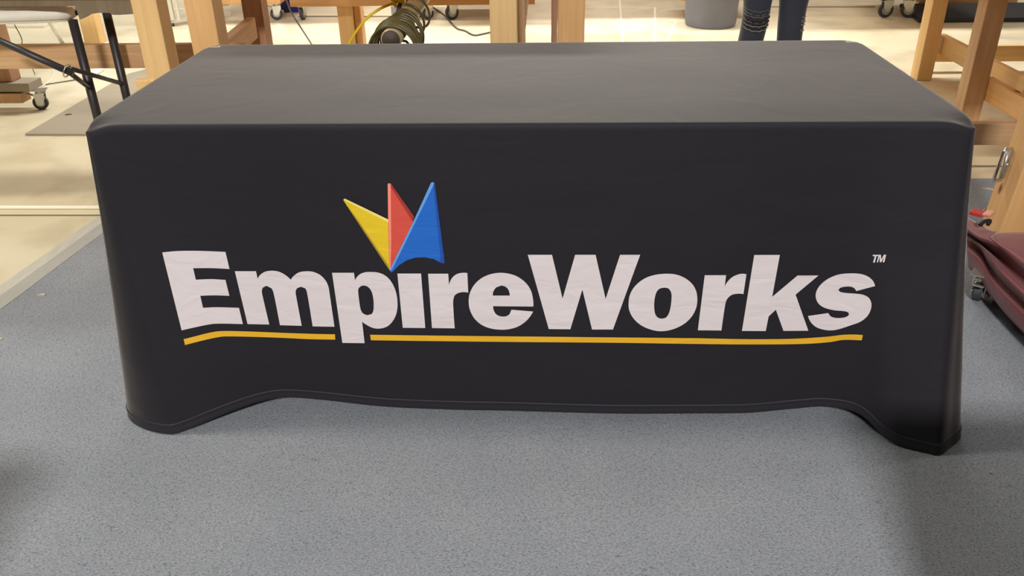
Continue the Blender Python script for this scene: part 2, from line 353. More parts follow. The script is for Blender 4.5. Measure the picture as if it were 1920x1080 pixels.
for p in rows[0]:
    if all((p-q).length > 2e-4 for q in ring[-30:]+ring[:5]): ring.append(p)
gv = [V((p.x, p.y)) for p in ring]; ge = [(k, (k+1) % len(ring)) for k in range(len(ring))]
xs_ = [-.87+.0348*k for k in range(51)]; ys_ = [.035+.0315*k for k in range(23)]
for x in xs_:
    for y in ys_: gv.append(V((x, y)))
v2, e2, f2, *_ = delaunay_2d_cdt(gv, ge, [], 1, 1e-6)
tv = [bm.verts.new(V((p.x, p.y, TZ-cdrop(V((p.x, p.y, 0))) + .0012*mnoise.noise(V((p.x*3, p.y*5, 2)))*min(1, max(0, (min(p.y-Y0, Y1-p.y, HX-abs(p.x))-.02)*12))))-org) for p in v2]
for f in f2:
    try: bm.faces.new([tv[k] for k in f])
    except ValueError: pass
bmesh.ops.remove_doubles(bm, verts=bm.verts, dist=3e-4)
bmesh.ops.dissolve_degenerate(bm, dist=1e-6, edges=bm.edges[:])
bvh = BVHTree.FromBMesh(bm)
cloth = finish('tablecloth', bm, 'black_cloth', None, org, smooth=True)
tag(cloth, 'black fitted tablecloth printed with white lettering draped over the table', 'tablecloth')
# hem band
bm = bmesh.new(); hr = []
for j, (t, o_) in enumerate([(.964, .0002), (.9655, .0020), (.968, .0022), (.9705, .0009), (.985, .0010), (.999, .0010), (1.001, .0)]):
    row = []
    for i in range(NU):
        p = drape(i, t); tn = (Bp[(i+1) % NU]-Bp[i-1]).normalized(); nn = V((tn.y, -tn.x, 0)).normalized()
        row.append(bm.verts.new(p+nn*o_-org))
    hr.append(row)
for a in range(len(hr)-1):
    for i in range(NU): bm.faces.new((hr[a][i], hr[a][(i+1) % NU], hr[a+1][(i+1) % NU], hr[a+1][i]))
finish('hem', bm, 'hem', cloth, org, smooth=True)

# ------------------------------------------------------------------ printed lettering, laid on the cloth
def smooth_outline(pts, n=5, sharp=34):
    P = [V((x, y)) for x, y in pts]; m_ = len(P); tang = []
    for i in range(m_):
        a = P[i]-P[i-1]; c = P[(i+1) % m_]-P[i]; ang = math.degrees(a.angle(c)) if a.length and c.length else 0
        tang.append(None if ang > sharp else (a.normalized()*a.length + c.normalized()*c.length).normalized())
    out = []
    for i in range(m_):
        p, q = P[i], P[(i+1) % m_]; l = (q-p).length; t0, t1 = tang[i], tang[(i+1) % m_]; d = (q-p).normalized()
        if t0 is None and t1 is None: k = 1
        else: k = n
        t0_ = d if t0 is None else t0; t1_ = d if t1 is None else t1
        if t0 is None and t1 is not None: t0_ = (2*d*d.dot(t1)-t1).normalized() if l < 16 else d
        if t1 is None and t0 is not None: t1_ = (2*d*d.dot(t0)-t0).normalized() if l < 16 else d
        for s in range(k):
            u = s/k; h00 = 2*u**3-3*u*u+1; h10 = u**3-2*u*u+u; h01 = -2*u**3+3*u*u; h11 = u**3-u*u
            out.append(p*h00+t0_*l*h10+q*h01+t1_*l*h11)
    return out
def inside(p, poly):
    c = False; j = len(poly)-1
    for i in range(len(poly)):
        a, b_ = poly[i], poly[j]
        if (a.y > p.y) != (b_.y > p.y) and p.x < (b_.x-a.x)*(p.y-a.y)/(b_.y-a.y)+a.x: c = not c
        j = i
    return c
def printed(name, loops, mat, parent, off=.0018, smooth=True, step=6.0, label=None):
    L_ = [smooth_outline(l) if smooth else [V(p) for p in l] for l in loops]
    # cut long edges so that the outline follows the cloth
    L2 = []
    for l in L_:
        o_ = []
        for i in range(len(l)):
            p, q = l[i], l[(i+1) % len(l)]; k = max(1, math.ceil((q-p).length/(step*.6))); o_ += [p.lerp(q, s/k) for s in range(k)]
        L2.append(o_)
    vs = []; ed = []
    for l in L2:
        s = len(vs); vs += l; ed += [(s+i, s+(i+1) % len(l)) for i in range(len(l))]
    x0, x1 = min(p.x for p in L2[0]), max(p.x for p in L2[0]); y0, y1 = min(p.y for p in L2[0]), max(p.y for p in L2[0])
    yy = y0+step/2
    while yy < y1:
        xx = x0+step/2
        while xx < x1:
            p = V((xx, yy))
            if inside(p, L2[0]) and not any(inside(p, h) for h in L2[1:]) and all((p-q).length > step*.55 for q in vs[:sum(len(l) for l in L2)]): vs.append(p)
            xx += step
        yy += step
    v2, e2, f2, *_ = delaunay_2d_cdt(vs, ed, [], 0, 1e-4)
    bm = bmesh.new(); bv = []; nrms = {}
    for p in v2:
        d = ray(p.x, p.y).normalized(); hit, nrm, idx, dist = bvh.ray_cast(CP-org, d)
        if nrm.dot(d) > 0: nrm = -nrm
        hit = hit+nrm*off; q_ = bm.verts.new(hit); bv.append(q_); nrms[q_] = nrm.copy()
    for f in f2:
        c = sum((v2[i] for i in f), V((0, 0)))/len(f)
        if inside(c, L2[0]) and not any(inside(c, h) for h in L2[1:]):
            try: bm.faces.new([bv[i] for i in f])
            except ValueError: pass
    for v in [v for v in bm.verts if not v.link_faces]: bm.verts.remove(v)
    for f in bm.faces:
        if f.normal.length == 0: f.normal_update()
    bm.normal_update()
    # origin stays with the cloth so both share one texture space
    me = bpy.data.meshes.new(name)
    for f in bm.faces:
        f.normal_update()
        if f.normal.dot((CP-org)-f.calc_center_median()) < 0: f.normal_flip()
        f.smooth = True
    bm.verts.index_update(); nl = [tuple(nrms[v]) for v in bm.verts]
    bm.to_mesh(me); bm.free(); me.materials.append(M[mat]); me.normals_split_custom_set_from_vertices(nl)
    o = bpy.data.objects.new(name, me); link(o, parent)
    if label: o['label'] = label
    return o
def sc_(pts, ox, oy, k): return [(ox+x/k, oy+y/k) for x, y in pts]
r2_ = lambda pts: sc_(pts, 280, 440, 4.8)
E_ = r2_([(118,157),(250,145),(450,143),(687,152),(723,306),(560,298),(396,299),(420,402),(560,397),(687,404),(722,547),(580,543),(460,547),(484,655),(600,650),(808,655),(843,801),(600,798),(500,812),(420,829),(292,858)])
m_ = sc_([(82,138),(388,138),(412,248),(450,190),(520,145),(620,130),(720,145),(810,190),(893,262),(930,210),(1010,155),(1120,138),(1220,148),(1320,195),(1400,280),(1438,370),(1450,440),(1523,940),(1208,935),(1125,440),(1100,385),(1040,362),(985,382),(963,430),(970,500),(1050,927),(735,918),(642,450),(610,382),(540,348),(490,372),(473,420),(480,480),(580,908),(265,902)], 430, 490, 7.714)
p_ = sc_([(82,132),(343,132),(356,222),(400,160),(460,130),(540,122),(640,132),(730,175),(800,260),(845,370),(862,500),(850,610),(810,700),(740,770),(640,797),(560,785),(490,750),(440,715),(470,970),(205,967)], 610, 490, 6.354)
ph = sc_([(393,350),(400,315),(430,290),(465,284),(510,300),(550,350),(572,430),(578,520),(572,590),(550,625),(500,638),(455,620),(425,575),(410,500)], 610, 490, 6.354)
i_ = sc_([(860,141),(1142,141),(1192,790),(924,787)], 610, 490, 6.354)
r_ = sc_([(1225,143),(1465,143),(1475,280),(1510,195),(1570,147),(1640,132),(1693,136),(1703,368),(1640,362),(1580,375),(1540,405),(1525,460),(1525,540),(1542,793),(1272,790)], 610, 490, 6.354)
e_ = sc_([(1008,605),(1003,500),(975,390),(910,290),(800,205),(680,162),(550,150),(420,172),(300,228),(205,320),(150,430),(136,530),(150,640),(205,755),(300,845),(420,897),(560,917),(680,910),(800,875),(900,810),(960,745),(1005,672),(712,648),(690,705),(650,732),(595,740),(530,725),(485,680),(465,600)], 860, 490, 7.2)
eh = sc_([(462,457),(470,400),(510,345),(575,322),(635,340),(675,385),(690,457)], 860, 490, 7.2)
W_ = sc_([(142,178),(360,178),(455,572),(568,178),(752,178),(842,575),(972,178),(1153,178),(908,850),(720,850),(633,490),(525,848),(331,846)], 960, 440, 4.8)
o_ = sc_([(133,575),(150,450),(215,335),(330,238),(470,182),(640,162),(780,175),(900,225),(995,305),(1045,400),(1060,510),(1045,620),(985,740),(880,840),(730,912),(570,938),(420,912),(290,850),(195,760),(145,665)], 1160, 490, 7.2)
oh = sc_([(478,600),(485,500),(510,410),(550,365),(620,350),(675,365),(708,420),(712,500),(700,610),(675,700),(635,755),(580,768),(530,755),(492,705)], 1160, 490, 7.2)
rr_ = sc_([(1160,182),(1447,182),(1430,335),(1480,255),(1550,197),(1640,165),(1722,170),(1682,437),(1600,432),(1520,450),(1465,500),(1440,560),(1385,928),(1067,925)], 1160, 490, 7.2)
k_ = sc_([(203,104),(491,104),(405,575),(690,335),(926,335),(668,550),(812,956),(532,958),(446,720),(365,795),(332,960),(65,958)], 1380, 460, 6)
s_ = sc_([(1565,455),(1540,395),(1480,345),(1400,318),(1290,311),(1150,325),(1030,375),(940,450),(898,530),(900,600),(935,660),(1000,700),(1100,725),(1220,737),(1262,750),(1270,775),(1240,800),(1180,812),(1110,810),(1060,792),(1035,757),(808,790),(840,860),(900,915),(990,945),(1080,952),(1160,938),(1290,895),(1400,855),(1480,790),(1520,710),(1522,640),(1490,582),(1430,552),(1350,540),(1240,532),(1170,520),(1150,498),(1170,475),(1220,462),(1280,460),(1325,475),(1352,510)], 1380, 460, 6)
for loops in ([E_], [m_], [p_, ph], [i_], [r_], [e_, eh], [W_], [o_, oh], [rr_], [k_], [s_]):
    printed('printed_letter', loops, 'white_print', cloth)
T1 = sc_([(1540,103),(1604,103),(1601,118),(1580,118),(1561,190),(1541,190),(1561,118),(1536,118)], 1380, 460, 6)
T2 = sc_([(1583,188),(1606,103),(1630,103),(1634,155),(1664,102),(1689,102),(1669,187),(1650,187),(1664,128),(1634,187),(1618,187),(1614,122),(1598,188)], 1380, 460, 6)
printed('trademark_letter', [T1], 'white_print', cloth, smooth=False, step=3); printed('trademark_letter', [T2], 'white_print', cloth, smooth=False, step=3)
U1 = r2_([(310,938),(420,910),(530,882),(640,865),(900,868),(1200,880),(1500,890),(1672,893),(1675,941),(1450,937),(1200,925),(900,915),(700,912),(640,916),(520,940),(400,970),(322,990)])
U2 = [(694.2,626.9),(800,628.3),(960,630),(1160,632),(1300,633.3),(1404,635.2),(1487,634.4),(1550,630.6),(1581,627),(1602,626.5),(1618,627.5),(1616,637.3),(1581,636.5),(1556,640.6),(1508,644),(1404,645),(1300,644),(1160,642),(960,640.4),(800,638.6),(695.8,637.2)]
printed('gold_underline', [U1], 'gold_print', cloth, label='gold underline left of the letter p'); printed('gold_underline', [U2], 'gold_print', cloth, label='long gold underline right of the letter p')
lg = lambda pts: sc_(pts, 630, 330, 5.686)
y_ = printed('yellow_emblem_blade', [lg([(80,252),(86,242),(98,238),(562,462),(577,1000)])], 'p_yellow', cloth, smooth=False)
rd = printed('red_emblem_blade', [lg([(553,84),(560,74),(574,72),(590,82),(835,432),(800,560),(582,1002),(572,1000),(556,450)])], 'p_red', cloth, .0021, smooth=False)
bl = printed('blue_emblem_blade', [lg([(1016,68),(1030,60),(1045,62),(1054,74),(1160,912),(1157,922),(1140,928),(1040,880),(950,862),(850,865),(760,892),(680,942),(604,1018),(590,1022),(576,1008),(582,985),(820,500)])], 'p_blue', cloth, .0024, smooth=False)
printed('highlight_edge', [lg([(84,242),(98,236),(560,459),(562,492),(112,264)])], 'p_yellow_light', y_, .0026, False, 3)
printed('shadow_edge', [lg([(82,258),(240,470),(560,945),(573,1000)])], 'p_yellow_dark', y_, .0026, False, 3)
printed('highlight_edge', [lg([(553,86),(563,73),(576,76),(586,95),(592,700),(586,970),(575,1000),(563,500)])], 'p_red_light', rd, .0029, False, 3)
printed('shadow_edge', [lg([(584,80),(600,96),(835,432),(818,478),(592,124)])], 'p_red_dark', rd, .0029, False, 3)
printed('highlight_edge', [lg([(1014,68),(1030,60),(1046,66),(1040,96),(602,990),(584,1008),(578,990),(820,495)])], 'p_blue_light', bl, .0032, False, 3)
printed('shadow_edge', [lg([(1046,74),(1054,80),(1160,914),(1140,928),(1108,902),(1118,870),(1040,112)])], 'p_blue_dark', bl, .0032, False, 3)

# the folding table under the cloth
ft = empty('folding_table', (0, .38, 0), 'folding table wholly covered by the black printed cloth', 'table')
box('tabletop', (-.875, .035, .695), (.875, .715, .735), 'plastic_white', ft, .015)
for x in (-.7, .7):
    for y in (.12, .64): tube('leg', [(x, y, .008), (x, y, .70)], .014, 'black_metal', ft)

# ------------------------------------------------------------------ caster helper
def caster(parent, foot, yaw=0., s=1.0, r=.04, brake=True):
    """foot: floor point; wheel, fork, swivel plate"""
    foot = V(foot); Rz = Matrix.Rotation(yaw, 3, 'Z'); H = r*2+.032
    bm = bmesh.new(); add_tube(bm, [Rz@V((0, y, r)) for y in (-.012, -.009, .009, .012)], [r*.9, r, r, r*.9], 24)
    w = finish('caster', bm, 'rubber', parent, foot, smooth=False)
    bm = bmesh.new()
    for sg in (-1, 1): add_tube(bm, [Rz@V((0, sg*.0105, r)), Rz@V((0, sg*.0145, r))], [r*.66, r*.55], 20)
    finish('wheel_hub', bm, 'wheel_core', w, foot)
    bm = bmesh.new()
    for sg in (-1, 1):
        prof = [(-.014, -.012), (.014, -.012), (r*.75, r*.6), (r*.85, r+.014), (-r*.6, r+.014), (-r*.5, r*.45)]
        vs = [bm.verts.new(Rz@V((x, sg*.017, r+z))) for x, z in prof]; f = bm.faces.new(vs)
        ex = bmesh.ops.extrude_face_region(bm, geom=[f]); bmesh.ops.translate(bm, vec=Rz@V((0, sg*.0025, 0)), verts=[v for v in ex['geom'] if isinstance(v, bmesh.types.BMVert)])
    box_bm(.05, .042, .004, .001, 1, bm, Matrix.Translation(Rz@V((.012, 0, r*2+.014))) @ Rz.to_4x4())
    add_tube(bm, [Rz@V((.012, 0, r*2+.016)), Rz@V((.012, 0, r*2+.026))], .02, 16)
    box_bm(.075, .06, .004, .001, 1, bm, Matrix.Translation(Rz@V((.012, 0, H-.002))) @ Rz.to_4x4())
    add_tube(bm, [Rz@V((0, -.02, r)), Rz@V((0, .02, r))], .005, 8)
    finish('fork', bm, 'steel', w, foot)
    if brake:
        bm = bmesh.new(); box_bm(.05, .03, .004, .0015, 1, bm, Matrix.Translation(Rz@V((-.035, 0, r*2+.006))) @ Rz.to_4x4() @ Matrix.Rotation(.35, 4, 'Y'))
        finish('brake_lever', bm, 'steel', w, foot)
    return H

# ------------------------------------------------------------------ workbench on the left
def vpost(px, py, Z, w, d, parent, mat='pine', z0=.0066, z1=.93, name='post'):
    p = W(px, py, Z); c = V((p.x, p.y+d/2, 0)); return lumber(name, (c.x, c.y, z0), (c.x, c.y, z1), w, d, mat, parent, (1, 0, 0)), c
A = empty('wooden_workbench', (-1.4, 1.6, 0), 'pine workbench frame behind the left end of the black table', 'workbench', None)
q1, c1 = vpost(286, 85, 2.95, .089, .089, A)
q2, c2 = vpost(379, 50, 2.68, .09, .089, A, 'fir')
q3, c3 = vpost(476, 40, 3.78, .089, .089, A, 'old')  # darker wood colour stands in for the shade on this post
s1 = W(135, 101, 3.37); SY = s1.y
lumber('stretcher', (-3.0, SY, .516), (-1.13, SY, .516), .038, .092, 'oldbrown', A, (0, 1, 0))
sb0, sb1 = W(408, 92, 3.25), W(474, 58, 3.76)
lumber('side_rail', (sb0.x, sb0.y, .53), (sb1.x, sb1.y, .53), .038, .089, 'oldbrown', A, (1, 0, 0))
ed = W(274, 152, 2.99); lumber('block', (ed.x-.012, ed.y+.03, .03), (ed.x-.012, ed.y+.03, .52), .07, .038, 'pine', A)
box('bench_top', (-3.0, c1.y-.05, .93), (c2.x+.08, c3.y+.1, .968), 'fir', A)
lumber('post', (-2.9, c1.y, 0), (-2.9, c1.y, .93), .089, .089, 'pine', A)

# ------------------------------------------------------------------ white plastic folding table at far left
hb = .70
tb = empty('plastic_folding_table', (-1.7, 1.35, 0), 'white plastic folding table with black legs at far left', 'folding table')
cX = F(150, 30, hb).x
poly = [F(-330, 58, hb), F(0, 47, hb), F(60, 45, hb), F(110, 43, hb), F(130, 41, hb), F(142, 37, hb), V((cX, F(148, 30, hb).y, hb)), V((cX, 1.95, hb)), F(-500, -20, hb)]
prism('tabletop', poly, .058, 'plastic_white', tb, .012, True)
# apron board of the bench, cut out where it passes the plastic table
YR = c1.y-.012
zc_ = hb+.068
prof = [V((-3.0, YR, zc_)), V((YP(143, 20, YR).x, YR, zc_)), YP(150, 37, YR), YP(158, 33, YR), YP(167, 27, YR), YP(185, 24, YR), YP(204, 24, YR), YP(212, 28, YR), YP(225, 28, YR), V((c1.x-.046, YR, YP(245, 26, YR).z)), V((c1.x-.046, YR, YP(245, 1, YR).z)), V((-3.0, YR, YP(245, 1, YR).z+.01))]
bm = bmesh.new(); vs = [bm.verts.new(p-prof[0]) for p in prof]; f = bm.faces.new(vs)
ex = bmesh.ops.extrude_face_region(bm, geom=[f]); bmesh.ops.translate(bm, vec=(0, .03, 0), verts=[v for v in ex['geom'] if isinstance(v, bmesh.types.BMVert)])
finish('apron_board', bm, 'oldgrey', A, prof[0])
def leg_line(px, py, bx, by, zfl=.004):
    a = F(px, py, hb+.005); return a
l1 = F(131, 40, hb); l2 = F(197, 25, hb)
tube('leg', [l1+V((0, .020, .001)), V((l1.x+.004, l1.y+.020, .0))], .0165, 'black_metal', tb, 14)
tube('crossbar', [l1+V((0, .045, .02)), l2+V((0, .03, .02))], .008, 'black_metal', tb)
tube('leg', [l2+V((0, .012, .01)), V((l2.x+.004, l2.y+.012, .0))], .0160, 'black_metal', tb, 14)
def on_leg(l, py_px):   # point on a leg at the height that shows at a pixel row
    d = ray(py_px[0], py_px[1]); t = (l.y+.012-CP.y)/d.y; p = CP+d*t; return V((l.x+.003, l.y+.012, p.z))
b1_, b2_ = on_leg(l1, (155, 165)), on_leg(l2, (218, 158))
jn_ = W(126, 133, 2.93); up = W(-60, 50, 2.90)
bm = bmesh.new()
for a, b_ in ((jn_, b1_), (jn_+V((0, .02, .004)), b2_)): add_tube(bm, [a-l1, b_-l1], .0085, 8)
add_tube(bm, [up-l1, jn_-l1+(jn_-up).normalized()*.02], .0125, 10)
finish('brace', bm, 'black_metal', tb, l1, True)
dB = (jn_-up).normalized(); oX = dB.orthogonal().normalized(); oY = dB.cross(oX)
tube('locking_ring', [jn_+(oX*math.cos(a)+oY*math.sin(a))*.022 for a in [2*math.pi*k/20 for k in range(20)]], .0028, 'chrome', tb, 8, closed=True)

# ------------------------------------------------------------------ rolling base at the left edge with caster
cf = F(80, 205)
R1 = empty('rolling_rack', (cf.x-.4, cf.y, 0), 'low rolling wooden base with caster under the left bench, at the frame edge', 'rack')
H = caster(R1, cf, yaw=.25, r=.038)
box('base_board', (cf.x-1.2, cf.y-.05, .047), (cf.x-.068, cf.y+.04, H-.009), 'oldbrown', R1)
box('base_board', (cf.x-1.2, cf.y-.05, H), (cf.x-.01, cf.y+.08, H+.045), 'mat_grey', R1)
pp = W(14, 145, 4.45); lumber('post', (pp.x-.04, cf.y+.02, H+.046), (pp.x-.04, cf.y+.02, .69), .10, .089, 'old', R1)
H2 = caster(R1, cf+V((-1.05, .0, 0)), yaw=.1, r=.038)
# tan post farther back
fp = empty('wooden_post', (F(172, 84).x, 4.4, 0), 'tan wooden post between the black table legs, far behind', 'post')
p = YP(168, 55, 4.3); lumber('timber', (p.x, 4.34, 0), (p.x, 4.34, 1.0), .115, .089, 'pine', fp, (1, 0, 0))

# pale carton with a fragment of purple print
bx = F(45, 110); Cn = empty('carton', (bx.x, 5.4, 0), 'pale cardboard carton with purple print seen under the white table', 'carton')
a = YP(8, 84, 4.9); b_ = YP(82, 48, 4.9)
box('carton_body', (a.x-.3, 4.9, 0), (b_.x, 5.3, b_.z), 'lightbox', Cn, .003)
# the visible fragment of lettering: ER
def glyph(name, strokes, Y, mat, parent, th=.006):
    bm = bmesh.new(); o0 = None
    for (x0, y0, x1, y1) in strokes:
        p, q = YP(x0, y0, Y), YP(x1, y1, Y)
        if o0 is None: o0 = p.copy()
        lo = V((min(p.x, q.x), Y-.001, min(p.z, q.z))); hi = V((max(p.x, q.x), Y+.001, max(p.z, q.z)))
        s = hi-lo; c = (lo+hi)/2-o0; box_bm(s.x, s.y, s.z, 0, 1, bm, Matrix.Translation(c))
    return finish(name, bm, mat, parent, o0)
glyph('printed_letter', [(17, 76, 19, 86), (19, 76, 24, 78), (19, 80.5, 23, 82), (19, 84.5, 24, 86)], 4.897, 'ink', Cn)
glyph('printed_letter', [(26, 76, 28, 86), (28, 76, 31.5, 78), (30.5, 77, 32, 80.5), (28, 80, 31.5, 81.5), (30.5, 81.5, 32, 86)], 4.897, 'ink', Cn)
# white slanted rod leaning beside
tag(tube('white_rod', [F(118, 84, .0)+V((0, 0, .01)), W(92, 40, 5.6)], .014, 'alu'), 'white rod slanting behind the front black table leg', 'rod')
# hanging wire and cords on the floor at left
tag(tube('thin_wire', [W(27, 46, 4.6), W(36, 62, 4.62), W(41, 74, 4.64), W(44, 90, 4.66), F(66, 140), F(74, 158)], .0025, 'cord', smoothpts=5), 'thin dark wire dangling in front of the pale carton', 'wire')
tag(tube('power_cord', [F(101, 131, .004), F(99, 146, .004), F(90, 155, .004), F(76, 163, .004), F(60, 168, .004)], .004, 'cord_white', smoothpts=5), 'white cord curling on concrete behind the caster', 'cord')
tag(tube('power_cord', [F(76, 160, .0045), F(95, 157, .0045), F(120, 153, .0045), F(150, 148, .0045)], .003, 'cord', smoothpts=5), 'dark cord running right across concrete behind the black brace', 'cord')
def sheet(poly, label, mat='paper', cat='paper', z=.001, th=.002, nm='paper_sheet'):
    o = prism(nm, [V((p.x, p.y, z)) for p in poly], th, mat, None, 0); tag(o, label, cat); return o
sheet([F(163, 142), F(188, 130), F(196, 133), F(176, 146)], 'white folded paper on concrete between the two black table legs', th=.012)
sheet([F(176, 148), F(200, 143), F(212, 146), F(186, 150)], 'flat white paper on concrete in front of the folded one', th=.002)
# grey floor mat
mt = sheet([F(48, 254.5), F(330, 255), F(330, 118), F(240, 142)], 'grey rubber floor mat on concrete behind the left table end', 'mat_grey', 'floor mat', 0.0, .011, 'floor_mat')
mt.name = 'floor_mat'
# white aluminium stand
al = empty('profile_stand', (YP(325, 60, 4.9).x, 4.9, 0), 'white aluminium profile stand seen between the two left bench posts', 'stand')
for (x0, x1) in ((313, 325), (329, 334)):
    p = YP((x0+x1)/2, 20, 4.9); lumber('upright', (p.x, 4.92, .05), (p.x, 4.92, .9), .03 if x1-x0 > 8 else .014, .03, 'alu', al, (1, 0, 0), .002)
p = YP(322, 58, 4.9); q = YP(372, 40, 5.5)
lumber('foot_rail', (p.x-.03, 4.92, .035), (p.x+.35, 5.25, .035), .03, .03, 'alu', al, (0, 0, 1), .002)
lumber('foot_rail', (p.x-.03, 4.92, .10), (p.x+.35, 5.25, .10), .012, .012, 'alu', al, (0, 0, 1), .002)
bm = bmesh.new(); add_tube(bm, [V((0, 0, 0)), V((0, 0, .02))], .02, 14); finish('levelling_foot', bm, 'black_metal', al, (p.x, 4.92, 0), True)

# ------------------------------------------------------------------ centre workbench
B = empty('wooden_workbench', (-.4, 2.2, 0), 'pine workbench frame directly behind the middle of the black table', 'workbench')
q4, c4 = vpost(944, 50, 2.78, .089, .089, B, 'pine'); 
q5, c5 = vpost(1071, 50, 2.84, .089, .089, B, 'fir')
p = W(977, 50, 3.1); lumber('post', (p.x-.006, p.y+.05, .0066), (p.x-.006, p.y+.05, .45+.1), .04, .089, 'oldbrown', B, (1, 0, 0))
lumber('cross_rail', (p.x-.006, p.y+.05, .66), (p.x-.006, c4.y+1.8, .66), .04, .089, 'oldbrown', B, (1, 0, 0))
lumber('post', (p.x-.006, p.y+.05, .551), (p.x-.006, p.y+.05, .93), .04, .089, 'oldbrown', B, (1, 0, 0))
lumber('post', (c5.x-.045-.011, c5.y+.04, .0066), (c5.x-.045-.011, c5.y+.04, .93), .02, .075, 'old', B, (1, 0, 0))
q6, c6 = vpost(649, 50, 4.62, .082, .06, B, 'pine')
lumber('post', (c6.x+.062, c6.y+.04, 0), (c6.x+.062, c6.y+.04, .93), .036, .089, 'fir', B, (1, 0, 0))
rz = YP(640, 11, c6.y-.05).z
lumber('back_rail', (YP(549, 0, c6.y).x, c6.y-.05, rz+.07), (p.x+.03, c6.y-.05, rz+.07), .038, .14, 'fir', B, (0, 1, 0))
# round arm carried by the rail and reaching forward under the top
pe0 = W(733, 74, 2.72); pe1 = W(797, -14, 3.45); dd = pe1-pe0
bt = .93
kk = (bt-.03-pe0.z)/dd.z
pe2 = pe0+dd*kk if dd.z > .02 else pe1
bm = bmesh.new(); add_tube(bm, [V((0, 0, 0)), (pe1-pe0)*1.15], .033, 28); ra = finish('round_arm', bm, 'pole', B, pe0, True)
nd = dd.normalized(); bm = bmesh.new(); add_tube(bm, [nd*-.004, nd*.001], .029, 24); finish('end_plug', bm, 'poledark', ra, pe0, True)
arm_end = pe0+(pe1-pe0)*1.15
lumber('arm_bracket', arm_end-nd*.03, V((arm_end.x, arm_end.y, .93)), .06, .05, 'fir', B)
box('bench_top', (max(c6.x-.05, c2.x+.10), c4.y-.05, .93), (c5.x+.1, c6.y+.2, .968), 'fir', B)
# hose coils hanging over the arm
ax = nd; sx = ax.cross(V((0, 0, 1))).normalized(); sz = sx.cross(ax).normalized()
def loop(cen, rx, rz_, drop, tilt=0., n_=36):
    return [cen + sx*(math.cos(2*math.pi*k/n_)*rx) + sz*(math.sin(2*math.pi*k/n_)*rz_ - drop) + ax*(tilt*math.sin(2*math.pi*k/n_+.6)) for k in range(n_)]
random.seed(3); path = []
turns = [(.012+.19*(i/18)**1.2, .066+.03*random.random()-.03*(i/18), random.uniform(-.012, .012), random.uniform(-.02, .02)) for i in range(18)] + [(.30, .048, .006, -.03), (.40, .045, .008, -.05), (.55, .046, .008, -.05), (.63, .047, .006, -.05)]
for i, (s, r0, dx, tl) in enumerate(turns[:-1]):
    s1, r1, dx1, tl1 = turns[i+1]
    for k in range(28):
        u = k/28; e = max(0, (u-.5)*2) if s > .2 else u; ss = s+(s1-s)*e; r = r0+(r1-r0)*u; a = 2*math.pi*u - math.pi/2; dxx = dx+(dx1-dx)*u
        rv = r*(1.25 if s < .25 else 1.4)
        path.append(pe0-pe0 + nd*ss + sx*(math.cos(a)*r*1.05+dxx) + sz*(math.sin(a)*rv - rv + .041) + ax*((tl+(tl1-tl)*u)*math.sin(a+.6)))
bm = bmesh.new(); add_tube(bm, path, .0047, 8)
co = finish('hose_coil', bm, 'hose', None, pe0, True); tag(co, 'olive green hose coiled round the beige arm behind the black table', 'hose')
# yellow cord with its knot, tool beneath
knot = W(746, 4, 3.3)
yc = tube('yellow_rope', [W(640, 130, 3.2), W(652, 88, 3.22), W(666, 62, 3.25), W(688, 34, 3.27), W(712, 17, 3.28), W(735, 7, 3.3), knot], .0055, 'yellow', None, 8, 6)
tag(yc, 'yellow rope rising from behind the black table to a knot', 'rope')
bm = bmesh.new(); random.seed(5)
for k in range(7):
    c = V((random.uniform(-.018, .018), random.uniform(-.012, .012), random.uniform(-.01, .02)))
    R = Matrix.Rotation(random.uniform(0, 3), 3, 'X') @ Matrix.Rotation(random.uniform(0, 3), 3, 'Y')
    add_tube(bm, [c+R@V((math.cos(2*math.pi*j/14)*.016, math.sin(2*math.pi*j/14)*.011, 0)) for j in range(14)], .006, 8, closed=True)
add_tube(bm, [V((0, .0, 0)), V((.01, .02, .08)), V((.01, .03, .93-knot.z))], .006, 8)
finish('knot', bm, 'yellow', yc, knot, True)
sh0, sh1 = W(750, 9, 3.28), W(737, 48, 3.28); dv = (sh1-sh0).normalized(); Ls = (sh1-sh0).length
sd = empty('screwdriver', sh0, 'screwdriver with navy handle hanging tip down from the yellow knot', 'screwdriver')
bm = bmesh.new(); add_tube(bm, [dv*t for t in (-.01, 0, .012, .024, .032)], [.005, .0085, .008, .0065, .004], 14); finish('handle', bm, 'handle', sd, sh0, True)
bm = bmesh.new(); add_tube(bm, [dv*.03, dv*Ls], .0022, 8); finish('shaft', bm, 'steel', sd, sh0, True)

# small grey block standing on the floor
p = F(739, 34); wb = box('doorstop_wedge', (p.x-.02, p.y, 0), (p.x+.02, p.y+.06, .09), 'bin_grey', None, .006); tag(wb, 'small grey wedge on the concrete behind the hanging screwdriver', 'wedge')
# cords on the concrete
tag(tube('power_cord', [W(533, -12, 5.2), W(541, 12, 5.25), W(550, 30, 5.3), W(565, 53, 5.35), W(590, 92, 5.3)], .005, 'cord', None, 8, 6), 'dark cord sloping down past the blue bin to the black table', 'cord')
tag(tube('power_cord', [F(811, 13, .005), F(835, 30, .005), F(846, 43, .005), F(858, 54, .005), F(872, 58, .005), F(888, 66, .005), F(905, 64, .005), F(930, 58, .005)], .007, 'cord', None, 8, 6), 'dark cord curving over bright concrete behind the centre post', 'cord')

